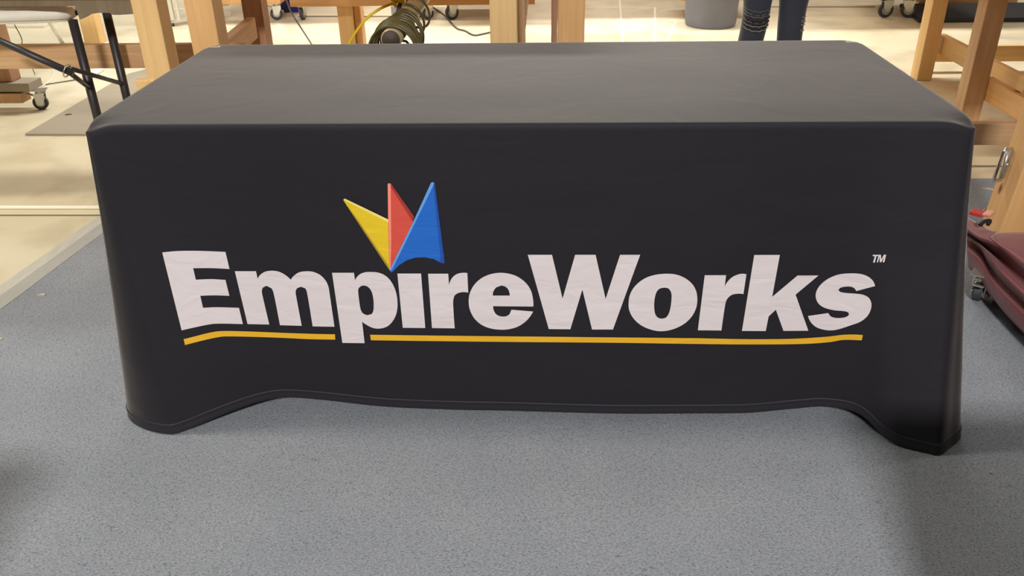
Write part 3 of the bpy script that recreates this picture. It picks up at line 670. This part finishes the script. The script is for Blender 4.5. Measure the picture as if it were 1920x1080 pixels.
# ------------------------------------------------------------------ carts far behind, seen by their casters
def cart(label, feet, name='rolling_cart', mat='pine', top=True, r=.05, yaws=None, depth=.8, base_px=None, posts=True):
    xs = [f.x for f in feet]; root = empty(name, (sum(xs)/len(xs), feet[0].y, 0), label, 'cart')
    for i, f in enumerate(feet): H = caster(root, f, (yaws or [0]*len(feet))[i], r=r)
    x0, x1, y = min(xs), max(xs), min(f.y for f in feet)
    return root, H
# cart with blue bin
fa, fb = F(520, 37), F(569, 37)
D1, H = cart('wooden cart on two casters either side of the blue bin', [fa, fb], yaws=[.3, 1.45], r=.047)
ex = YP(492, 4, fa.y).x; e2 = YP(529, 4, fa.y).x; e3 = YP(553, 4, fb.y).x
box('base_block', (ex-.5, fa.y-.05, H), (e2, fa.y+.09, H+.14), 'fir', D1, .012)
box('base_block', (e3, fb.y-.05, H), (fb.x+.55, fb.y+.09, H+.14), 'fir', D1, .012)
box('cart_top', (ex-.5, fa.y-.25, .92), (fb.x+.58, fa.y+1.1, .96), 'fir', D1)
lumber('post', (ex-.4, fa.y+.02, H+.14), (ex-.4, fa.y+.02, .92), .089, .089, 'fir', D1); lumber('post', (fb.x+.48, fb.y+.02, H+.14), (fb.x+.48, fb.y+.02, .92), .089, .089, 'fir', D1)
# blue bin (tapered tub)
c = F(541, 30); bm = bmesh.new(); yb_ = c.y+.22; cx = (YP(528, 20, yb_-.1).x+YP(562, 20, yb_-.1).x)/2
for (w0, w1, z0, z1) in ((.085, .115, 0, .5),):
    lo = [bm.verts.new(V((a*w0, b_*w0, z0))) for a, b_ in ((-1, -1), (1, -1), (1, 1), (-1, 1))]; hi = [bm.verts.new(V((a*w1, b_*w1, z1))) for a, b_ in ((-1, -1), (1, -1), (1, 1), (-1, 1))]
    bm.faces.new(lo[::-1]); [bm.faces.new((lo[i], lo[(i+1) % 4], hi[(i+1) % 4], hi[i])) for i in range(4)]
bmesh.ops.bevel(bm, geom=bm.edges[:], offset=.02, segments=3, affect='EDGES')
bb = empty('blue_bin', (cx, yb_, 0), 'blue plastic bin standing between two casters behind the table', 'bin')
finish('bin_body', bm, 'bin_blue', bb, (cx, yb_, 0), True)
bm = bmesh.new(); add_tube(bm, [V((a*.12, b_*.12, .5)) for a, b_ in ((-1, -1), (1, -1), (1, 1), (-1, 1))], .008, 8, closed=True); finish('bin_rim', bm, 'bin_blue', bb, (cx, yb_, 0), True)
# beige cart leg with caster
f1, f2 = F(803, 36), F(848, 37)
D2 = empty('rolling_cabinet', (f1.x, f1.y, 0), 'beige cabinet side on a caster beside the hose arm', 'cabinet')
H = caster(D2, f1, .5, r=.045)
x0, x1 = YP(783, 10, f1.y-.05).x, YP(811, 10, f1.y-.05).x
box('cabinet_side', (x0, f1.y-.055, H-.03), (x1, f1.y-.03, .9), 'beige', D2)
box('cabinet_base', (x0-.1, f1.y-.03, H), (x1, f1.y+.5, H+.05), 'beige', D2)
D3, H = cart('wooden cart on a steel caster left of the centre post', [f2], yaws=[.6], r=.055)
box('base_block', (f2.x-.1, f2.y-.05, H), (f2.x+.5, f2.y+.6, H+.09), 'fir', D3, .01); lumber('post', (f2.x+.4, f2.y+.02, H+.09), (f2.x+.4, f2.y+.02, .92), .089, .089, 'fir', D3); box('cart_top', (f2.x-.1, f2.y-.3, .92), (f2.x+.9, f2.y+.9, .96), 'fir', D3)
# cart behind the grey can
f3 = F(1288, 34)
D4, H = cart('wooden cart on a dark caster half hidden behind the grey can', [f3], yaws=[1.5], r=.05)
box('base_block', (f3.x-.07, f3.y-.04, H), (f3.x+.45, f3.y+.5, H+.12), 'fir', D4, .01); lumber('post', (f3.x+.3, f3.y+.2, H+.12), (f3.x+.3, f3.y+.2, .92), .089, .089, 'fir', D4); box('cart_top', (f3.x-.9, f3.y-.1, .92), (f3.x+.48, f3.y+.7, .96), 'fir', D4)
# cart at right, two casters
f4, f5 = F(1658, 33), F(1701, 33)
D5, H = cart('wooden cart on two silver casters left of the right bench', [f4, f5], yaws=[.15, 2.9], r=.056)
box('base_block', (f4.x-.08, f4.y-.05, H), (f4.x+.09, f4.y+.7, H+.09), 'pine', D5, .01); box('base_block', (f5.x-.08, f5.y-.05, H), (f5.x+.09, f5.y+.7, H+.09), 'pine', D5, .01)
box('deck', (f4.x-.1, f4.y-.05, H+.0902), (f5.x+.4, f5.y+.7, H+.13), 'pine', D5, .01)
lumber('post', (f4.x, f4.y+.3, H+.13), (f4.x, f4.y+.3, .92), .089, .089, 'pine', D5); box('cart_top', (f4.x-.9, f4.y-.45, .92), (f5.x+.8, f5.y+.7, .96), 'fir', D5)
# dark mat with a tan board at right, one dark leg standing on it
a0, a1 = F(1723, 43), F(1960, 41)
rm = prism('ramp_mat', [V((a0.x, a0.y, 0)), V((a1.x+.3, a1.y, 0)), V((a1.x+.3, a1.y+.62, 0)), V((a0.x+.08, a0.y+.62, 0))], .03, 'black_rubber', None, .006); tag(rm, 'black rubber mat on the floor behind the right bench', 'mat')
bd = F(1735, 19); bo = box('tan_board', (bd.x, a0.y+.64, 0), (a1.x+.1, a0.y+.70, .05), 'pine', None, .004); tag(bo, 'long tan board lying behind the black rubber mat', 'board')
p = F(1824, 22); D6 = empty('rolling_cart', (p.x, p.y+.3, 0), 'wooden cart on a dark caster behind the black rubber mat', 'cart')
y6 = a0.y+.86; p = YP(1824, 14, y6); H = caster(D6, (p.x, y6, 0), 1.4, r=.05, brake=False)
box('base_block', (YP(1797, 0, y6).x, y6-.05, H), (YP(1833, 0, y6).x+.1, y6+.3, H+.09), 'pine', D6, .01)

# ------------------------------------------------------------------ grey bin
tc_ = F(1343, 56); rad = .185; cy = tc_.y+rad; zc = YP(1342, 30, cy-rad)
cx = zc.x
tr = empty('trash_can', (cx, cy, 0), 'round grey plastic trash can left of the person in jeans', 'trash can')
bm = bmesh.new(); add_tube(bm, [V((0, 0, z)) for z in (0, .012, .03, .35, .66)], [rad*.93, rad*.98, rad, rad*1.06, rad*1.12], 48, cap=False)
bm.faces.new([v for v in bm.verts if abs(v.co.z) < 1e-4 and True][:48][::-1]) if False else None
bmesh.ops.solidify(bm, geom=bm.faces[:], thickness=.006); finish('bin_body', bm, 'bin_grey', tr, (cx, cy, 0), True)
bm = bmesh.new(); add_tube(bm, [V((0, 0, .004)), V((0, 0, .012))], rad*.95, 48); finish('bin_bottom', bm, 'bin_grey', tr, (cx, cy, 0), True)
bm = bmesh.new(); add_tube(bm, [V((math.cos(2*math.pi*k/40)*rad*1.13, math.sin(2*math.pi*k/40)*rad*1.13, .66)) for k in range(40)], .012, 8, closed=True); finish('bin_rim', bm, 'bin_grey', tr, (cx, cy, 0), True)

# ------------------------------------------------------------------ person
PY = 2.42
def pp_(px, py): return YP(px, py, PY)
kL, kR = pp_(1416, 32), pp_(1483, 32)          # knees
aL, aR = pp_(1398, 118), pp_(1474, 118)
tL, tR = pp_(1423, -30), pp_(1492, -30)
hipz = .86; mid = (kL.x+kR.x)/2+.02
PR = V((mid, PY, 0)); 
def skin_obj(name, joints, edges, mat, parent, sub=2, smooth=True):
    me = bpy.data.meshes.new(name); org = PR
    me.from_pydata([tuple(V(j[0])-org) for j in joints], edges, [])
    o = bpy.data.objects.new(name, me); link(o, parent); o.location = org-(wpos(parent) if parent else V((0, 0, 0)))
    sk = o.modifiers.new('skin', 'SKIN'); sk.use_smooth_shade = True
    if not me.skin_vertices: 
        bm = bmesh.new(); bm.from_mesh(me); bm.verts.layers.skin.verify(); bm.to_mesh(me); bm.free()
    for i, j in enumerate(joints):
        r = j[1]; me.skin_vertices[0].data[i].radius = (r, r) if not isinstance(r, tuple) else r
    me.skin_vertices[0].data[0].use_root = True
    ss = o.modifiers.new('sub', 'SUBSURF'); ss.levels = sub; ss.render_levels = sub
    me.materials.append(M[mat]); return o
mz = lambda v, z: V((v.x, PY, z))
footL, footR = V((aL.x-.005, PY, 0)), V((aR.x-.002, PY, 0))
J = [((mid, PY+.01, .92), .11), ((mid, PY+.005, 1.08), .09), ((mid, PY, 1.28), .11), ((mid, PY, 1.40), .10), ((mid, PY, 1.47), .05), ((mid, PY-.01, 1.55), .062), ((mid, PY-.012, 1.63), .082), ((mid, PY-.005, 1.70), .066),
     ((mid-.085, PY, .84), .07), ((tL.x, PY+.01, .66), .06), ((kL.x, PY+.005, kL.z), .042), ((footL.x, PY+.015, .30), .04), ((footL.x, PY+.02, .08), .036), ((footL.x, PY-.10, .035), .03),
     ((mid+.085, PY, .84), .07), ((tR.x, PY+.01, .66), .06), ((kR.x, PY+.005, kR.z), .042), ((footR.x, PY+.015, .30), .04), ((footR.x, PY+.02, .08), .036), ((footR.x+.02, PY-.10, .035), .03),
     ((mid-.17, PY, 1.39), .052), ((mid-.21, PY+.01, 1.14), .042), ((mid-.20, PY-.06, .92), .03), ((mid+.17, PY, 1.39), .052), ((mid+.21, PY+.01, 1.14), .042), ((mid+.20, PY-.06, .92), .03)]
Ed = [(0, 1), (1, 2), (2, 3), (3, 4), (4, 5), (5, 6), (6, 7), (0, 8), (8, 9), (9, 10), (10, 11), (11, 12), (12, 13), (0, 14), (14, 15), (15, 16), (16, 17), (17, 18), (18, 19), (3, 20), (20, 21), (21, 22), (3, 23), (23, 24), (24, 25)]
for sg, wi in ((-1, 22), (1, 25)):                                      # hands: palm, four fingers, thumb
    w = V(J[wi][0]); pm = w+V((0, -.02, -.06)); J.append((pm, (.026, .016))); pi = len(J)-1; Ed.append((wi, pi))
    for f_, (dx, L_) in enumerate(((-.027, .062), (-.009, .072), (.009, .067), (.026, .052))):
        a = pm+V((dx*.9*.5, -.008+dx*.6*0, -.035)); b_ = a+V((dx*.3, -.012, -L_*.5)); c = b_+V((-sg*.004, -.020, -L_*.45)); k = len(J)
        J += [(a, .0088), (b_, .0082), (c, .007)]; Ed += [(pi, k), (k, k+1), (k+1, k+2)]
    a = w+V((-sg*.026, -.03, -.045)); b_ = a+V((-sg*.012, -.018, -.03)); k = len(J); J += [(a, .011), (b_, .0085)]; Ed += [(pi, k), (k, k+1)]
person = empty('person', PR, 'person standing behind the table in ripped dark jeans', 'person')
skin_obj('body', J, Ed, 'skin', person)
# jeans follow the legs
J2 = [((mid, PY+.01, 1.02), (.13, .13)), ((mid-.085, PY, .80), .098), ((tL.x, PY, .66), .088), ((kL.x+.004, PY, kL.z+.07), .066), ((kL.x, PY-.008, kL.z-.02), .064), ((aL.x+.006, PY+.012, .33), .060), ((footL.x, PY+.02, .11), .050),
      ((mid+.085, PY, .80), .098), ((tR.x, PY, .66), .088), ((kR.x+.004, PY, kR.z+.07), .068), ((kR.x, PY-.008, kR.z-.02), .064), ((aR.x+.006, PY+.012, .33), .060), ((footR.x, PY+.02, .11), .050)]
jeans = skin_obj('jeans', J2, [(0, 1), (1, 2), (2, 3), (3, 4), (4, 5), (5, 6), (0, 7), (7, 8), (8, 9), (9, 10), (10, 11), (11, 12)], 'denim', person, 3)
skin_obj('shirt', [((mid, PY+.005, .86), .165), ((mid, PY+.005, 1.06), .15), ((mid, PY, 1.27), .158), ((mid, PY, 1.42), .095), ((mid-.175, PY, 1.38), .066), ((mid-.208, PY+.01, 1.18), .06), ((mid+.175, PY, 1.38), .066), ((mid+.208, PY+.01, 1.18), .06)],
         [(0, 1), (1, 2), (2, 3), (3, 4), (4, 5), (3, 6), (6, 7)], 'shirt', person)
skin_obj('hair', [((mid, PY+.02, 1.72), .085), ((mid, PY+.045, 1.64), .085), ((mid, PY+.06, 1.54), .06)], [(0, 1), (1, 2)], 'hair', person)
for ft_, dx in ((footL, 0), (footR, .02)):
    bm = bmesh.new(); box_bm(.088, .26, .035, .015, 3, bm, Matrix.Translation((0, -.045, .018))); box_bm(.08, .17, .06, .028, 3, bm, Matrix.Translation((0, -.0, .055)))
    finish('shoe', bm, 'shoe', person, V((ft_.x+dx*.5, PY, 0)), True)
# face features
bm = bmesh.new(); add_tube(bm, [V((0, -.072, 1.655)), V((0, -.088, 1.632)), V((0, -.095, 1.618)), V((0, -.08, 1.612))], [.006, .009, .012, .008], 10); finish('nose', bm, 'skin', person, PR, True)
for sg in (-1, 1):
    bm = bmesh.new(); add_tube(bm, [V((sg*.079, .0, 1.655)), V((sg*.086, .004, 1.635)), V((sg*.079, .002, 1.61))], [.007, .012, .006], 8); finish('ear', bm, 'skin', person, PR, True)
    bm = bmesh.new(); bmesh.ops.create_uvsphere(bm, u_segments=12, v_segments=8, radius=.011, matrix=Matrix.Translation((sg*.031, -.078, 1.65))); finish('eye', bm, 'cord_white', person, PR, True)
bm = bmesh.new(); add_tube(bm, [V((-.022, -.076, 1.582)), V((0, -.083, 1.580)), V((.022, -.076, 1.582))], [.003, .006, .003], 8); finish('mouth', bm, 'red', person, PR, True)
# tears across the knees: dark gaps between pale threads
def tear(cx, z, wdt, rad_, a0=-1.15, a1=1.15, sag=.012, thick=.0016, mat='thread', bm=None, cyy=0.0):
    pts = []
    for k in range(17):
        a = a0+(a1-a0)*k/16; pts.append(V((cx+math.sin(a)*rad_, cyy-math.cos(a)*rad_*.98, z - sag*math.cos(a*1.3) + .002*math.sin(k*1.9))))
    add_tube(bm, pts, [thick*(.7+.5*abs(math.sin(k*2.3))) for k in range(17)], 6)
bm = bmesh.new()
for py in (11, 16, 22, 31, 39, 46):
    z = pp_(1416, py).z; tear(kL.x-PR.x, z, 0, .0628, -1.25+.1*math.sin(py), 1.2+.15*math.cos(py*2), sag=.016+.006*math.sin(py*1.7), thick=.0011+.0006*math.sin(py), bm=bm, cyy=-.008)
finish('frayed_threads', bm, 'thread', jeans, PR, True)
bm = bmesh.new()
for py in (29, 35, 38, 43, 54): 
    z = pp_(1500, py).z; tear(kR.x-PR.x, z, 0, .063, .55, 1.5, sag=-.004, thick=.0014, bm=bm, cyy=-.008)
finish('frayed_threads', bm, 'thread', jeans, PR, True)
bm = bmesh.new()
for py, th in ((19, .006), (27, .0085), (35, .0075), (42.5, .006)):
    z = pp_(1416, py).z; tear(kL.x-PR.x, z, 0, .0575, -1.15, 1.1, sag=.013, thick=th, bm=bm, cyy=-.008)
finish('torn_gaps', bm, 'denim_tear', jeans, PR, True)

# ------------------------------------------------------------------ workbench on the right
Cb = empty('wooden_workbench', (2.4, 2.4, 0), 'pine workbench frame at the right side of the photo', 'workbench')
p1 = W(1747, 80, 4.7); lumber('post', (p1.x, p1.y+.045, 0), (p1.x, p1.y+.045, .93), .082, .10, 'pine', Cb, (1, 0, 0))
p2 = W(1851, 90, 3.83); lumber('post', (p2.x, p2.y+.045, 0), (p2.x, p2.y+.045, .93), .089, .089, 'oldbrown', Cb, (1, 0, 0))  # browner wood colour imitates the shade on this post's front face
p3 = W(1931, 350, 2.66); lumber('post', (p3.x-.015, p3.y+.06, .0125), (p3.x+.055, p3.y+.06, .929), .089, .12, 'fir', Cb, (1, 0, 0))
e1, e2_ = W(1762, 100, 4.75), W(1935, 182, 3.9)
lumber('side_rail', (e1.x+.02, p1.y+.1, .19), (e1.x+.02, p2.y-.3, .19), .038, .1, 'pine', Cb, (1, 0, 0))
r2z = .19; lumber('side_rail', (p2.x+.065, p2.y+.05, r2z), (p2.x+.065, 1.74, r2z), .038, .1, 'fir', Cb, (1, 0, 0))
bk = W(1715, 94, 4.95); lumber('back_rail', (bk.x, p1.y+.2, .105), (4.3, p1.y+.2, .105), .038, .09, 'pine', Cb, (0, 1, 0))
fr = W(1870, 245, 3.49); lumber('front_rail', (1.70, 1.68, fr.z+.02), (3.6, 1.68, fr.z+.02), .038, .089, 'oldbrown', Cb, (0, 1, 0))
box('bench_top', (p3.x-.03, .62, .93), (4.3, p1.y+.3, .968), 'fir', Cb)
# chrome framed part leaning by the post
ck = W(1884, 308, 3.05); cb = empty('chrome_bracket', ck, 'rounded chrome bracket on the left face of the right bench front post', 'bracket')
ck2 = W(1881, 309, 2.70)
loopp = []
for (x, z) in ((-.012, -.052), (-.016, -.044), (-.016, .044), (-.012, .052), (.012, .052), (.016, .044), (.016, -.044), (.012, -.052)): loopp.append(V((x+z*.08, x*.3, z)))
bm = bmesh.new(); add_tube(bm, loopp, .0055, 8, closed=True); finish('bracket_frame', bm, 'chrome', cb, ck2, True)
bm = bmesh.new(); add_tube(bm, [V((.004, 0, -.045)), V((.004, 0, .045))], .006, 8); add_tube(bm, [V((.004, 0, .0)), V((.07, .03, .0))], .005, 8); finish('bracket_pin', bm, 'steel', cb, ck2, True)

# ------------------------------------------------------------------ maroon covered trolley at right
tr_ = empty('covered_trolley', (1.75, .55, 0), 'low trolley under a maroon fabric cover right of the black table', 'trolley')
def sheetm(name, rows_, mat, parent, th=.004):
    bm = bmesh.new(); g = [[bm.verts.new(V(p)-V(rows_[0][0])) for p in catmull(r, 6)] for r in rows_]
    # blend across rows
    bm.free(); bm = bmesh.new(); cols = [catmull(r, 6) for r in rows_]; nn = len(cols[0]); grid = []
    tr = [catmull([c[i] for c in cols], 5) for i in range(nn)]
    g = [[bm.verts.new(q-V(rows_[0][0])) for q in col] for col in tr]
    for i in range(nn-1):
        for j in range(len(g[0])-1): bm.faces.new((g[i][j], g[i+1][j], g[i+1][j+1], g[i][j+1]))
    o = finish(name, bm, mat, parent, rows_[0][0], True)
    sm = o.modifiers.new('th', 'SOLIDIFY'); sm.thickness = th; sm.offset = -1; return o
Zb = .20
# top surface of the cover: an edge running from the far end (left in the picture) towards the camera
top_far = [F(1800, 398, .175), F(1832, 418, .185), F(1868, 434, .195), F(1925, 436, .20), V((2.3, .70, .20))]
top_a = [F(1802, 410, .19), F(1834, 432, .20), F(1868, 445, .205), F(1925, 456, .21), V((2.3, .2, .21))]
ridge = [F(1806, 425, .19), F(1834, 446, .20), F(1864, 458, .205), F(1920, 494, .21), V((1.46, -.40, .21))]
valley = [XP(1808, 435, 1.380), XP(1836, 452, 1.380), XP(1866, 476, 1.380), XP(1920, 524, 1.380), V((1.380+.02, -.40, XP(1920, 524, 1.380).z))]
bulge = [XP(1810, 442, 1.335), XP(1837, 460, 1.335), XP(1864, 492, 1.335), XP(1920, 552, 1.335), V((1.335+.02, -.40, XP(1920, 552, 1.335).z))]
crease = [XP(1812, 452, 1.368), XP(1838, 470, 1.368), XP(1860, 508, 1.368), XP(1920, 574, 1.368), V((1.368+.02, -.40, XP(1920, 574, 1.368).z))]
band = [XP(1813, 468, 1.342), XP(1840, 492, 1.342), XP(1862, 528, 1.342), XP(1920, 588, 1.342), V((1.342+.02, -.40, XP(1920, 588, 1.342).z))]
low = [XP(1815, 500, 1.345), XP(1842, 532, 1.345), XP(1862, 560, 1.345), XP(1920, 626, 1.345), V((1.345+.02, -.40, XP(1920, 626, 1.345).z))]
sheetm('fabric_cover', [top_far, top_a, ridge, valley, bulge, crease, band, low], 'maroon', tr_)
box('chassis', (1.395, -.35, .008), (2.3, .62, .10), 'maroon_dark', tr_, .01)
f_ = F(1843, 583, .006)
wv = V((.0, .0, .006)); 
w = caster(tr_, V((f_.x+.01, f_.y+.07, .006)), 1.0, r=.028)

k0 = W(1836, 512, 2.62)
bm = bmesh.new(); bmesh.ops.create_uvsphere(bm, u_segments=16, v_segments=10, radius=.016); bmesh.ops.scale(bm, vec=(1, .7, 1.2), verts=bm.verts); finish('clamp_knob', bm, 'steel', tr_, k0, True)
bm = bmesh.new()
a, b_, c = W(1828, 530, 2.6), W(1842, 538, 2.58), W(1853, 556, 2.55)
add_tube(bm, [V((0, 0, 0)), b_-a, c-a], [.006, .009, .005], 8); add_tube(bm, [V((0, 0, -.02)), b_-a+V((0, 0, -.02)), c-a+V((-.01, 0, -.02))], .004, 8)
add_tube(bm, [V((0, .01, .03)), b_-a+V((0, 0, .012)), V((.0, .0, .0))], .004, 8)
finish('clamp', bm, 'steel', tr_, a, True)
tube('strap_cord', [W(1851, 494, 2.6), W(1842, 518, 2.57)], .0012, 'red', tr_)
# red and peach webbing on top
a = F(1822, 403, .205); b_ = F(1846, 409, .205); c = F(1862, 411, .21)
lumber('strap', a+V((0, .01, .008)), b_+V((0, .01, .008)), .035, .012, 'red', tr_, (0, 1, 0)); lumber('strap', b_+V((0, .01, .012)), c+V((0, .01, .012)), .03, .010, 'peach', tr_, (0, 1, 0))
tube('strap', [F(1838, 422, .215), F(1846, 415, .222), F(1856, 414, .222), F(1852, 421, .215)], .006, 'maroon_dark', tr_, 8, 5)

# ------------------------------------------------------------------ crumbs and chips on the carpet
def chip(px, py, L_, w_, ang, label, mat='chip', z=.0065, pl='chip'):
    c = F(px, py, z); bm = bmesh.new(); n_ = 7; ps = []
    for k in range(n_):
        a = 2*math.pi*k/n_; rr = 1+.35*math.sin(k*2.7+px); ps.append(bm.verts.new(V((math.cos(a)*L_*rr, math.sin(a)*w_*rr, 0))))
    f = bm.faces.new(ps); e = bmesh.ops.extrude_face_region(bm, geom=[f]); bmesh.ops.translate(bm, vec=(0, 0, .0025), verts=[v for v in e['geom'] if isinstance(v, bmesh.types.BMVert)])
    bmesh.ops.rotate(bm, verts=bm.verts, matrix=Matrix.Rotation(ang, 3, 'Z'))
    o = finish(pl, bm, mat, None, c); tag(o, label, 'debris'); return o
chip(79, 553, .013, .006, .1, 'pale curled chip on the carpet left of the black table', pl='wood_chip')
chip(2, 636, .006, .004, .8, 'tiny cream chip on carpet at the left edge', pl='wood_chip')
chip(1858, 887, .0035, .0018, -.2, 'tiny pale chip on dark carpet right of the table corner', pl='wood_chip')
chip(1892, 909, .002, .0012, .2, 'speck on dark carpet beyond the tiny pale chip', pl='wood_chip')
chip(1856, 355, .03, .008, -.5, 'pale shaving on the carpet behind the right table end', pl='wood_shaving')
chip(1843, 397, .03, .004, .9, 'thin pale shaving on carpet by the red strap', pl='wood_shaving')
chip(128, 215, .014, .006, .3, 'dark crumb on the grey floor mat', 'maroon_dark', .0115, 'crumb')
chip(1163, 82, .05, .03, .3, 'pale scrap on bright concrete behind the table', 'chip', .001, 'scrap')

# unseen tables added on both sides, out of view, to shade the carpet corners
def shade_table(x0, x1, y0, y1, label):
    t = empty('display_table', ((x0+x1)/2, (y0+y1)/2, .006), label, 'table')
    box('tabletop', (x0, y0, .70), (x1, y1, .745), 'plastic_white', t, .01); box('table_skirt', (x0+.01, y0+.01, .01), (x1-.01, y1-.01, .70), 'black_cloth', t, .01)
shade_table(.662, 2.2, -2.4, -1.0, 'black skirted display table nearer the camera on the right')
shade_table(-2.6, -.93, -2.5, -1.18, 'black skirted display table nearer the camera on the left')

# ------------------------------------------------------------------ light
w = bpy.data.worlds.new('world'); sc.world = w; w.use_nodes = True
w.node_tree.nodes['Background'].inputs[0].default_value = (1.0, .965, .92, 1); w.node_tree.nodes['Background'].inputs[1].default_value = .13
def area(name, loc, sx, sy, power, col=(1, .95, .88), rot=(0, 0, 0)):
    l = bpy.data.lights.new(name, 'AREA'); l.shape = 'RECTANGLE'; l.size = sx; l.size_y = sy; l.energy = power; l.color = col
    o = bpy.data.objects.new(name, l); link(o); o.location = loc; o.rotation_euler = rot; return o
area('ceiling_lamp_front', (-.1, -6.5, 4.6), .8, .4, 570, (1, .97, .95), (math.radians(50), 0, 0))
area('ceiling_lamp_right', (4.2, 1.6, 4.6), 1.2, .5, 50)
area('ceiling_lamp_left', (-3.4, .3, 4.6), 1.2, .5, 140, (1, .93, .80))
lb_ = area('ceiling_lamp_back', (0, 4.6, 4.6), 6.0, .5, 235, (1, .965, .92)); lb_.data.spread = math.radians(110)
area('ceiling_lamp_far', (0, 11.0, 4.8), 7.0, .4, 420, (1, .95, .88), (math.radians(-45), 0, 0))

sc.view_settings.view_transform = 'Standard'; sc.view_settings.look = 'None'; sc.view_settings.exposure = 0; sc.view_settings.gamma = 1
try: sc.view_settings.use_curve_mapping = False
except Exception: pass
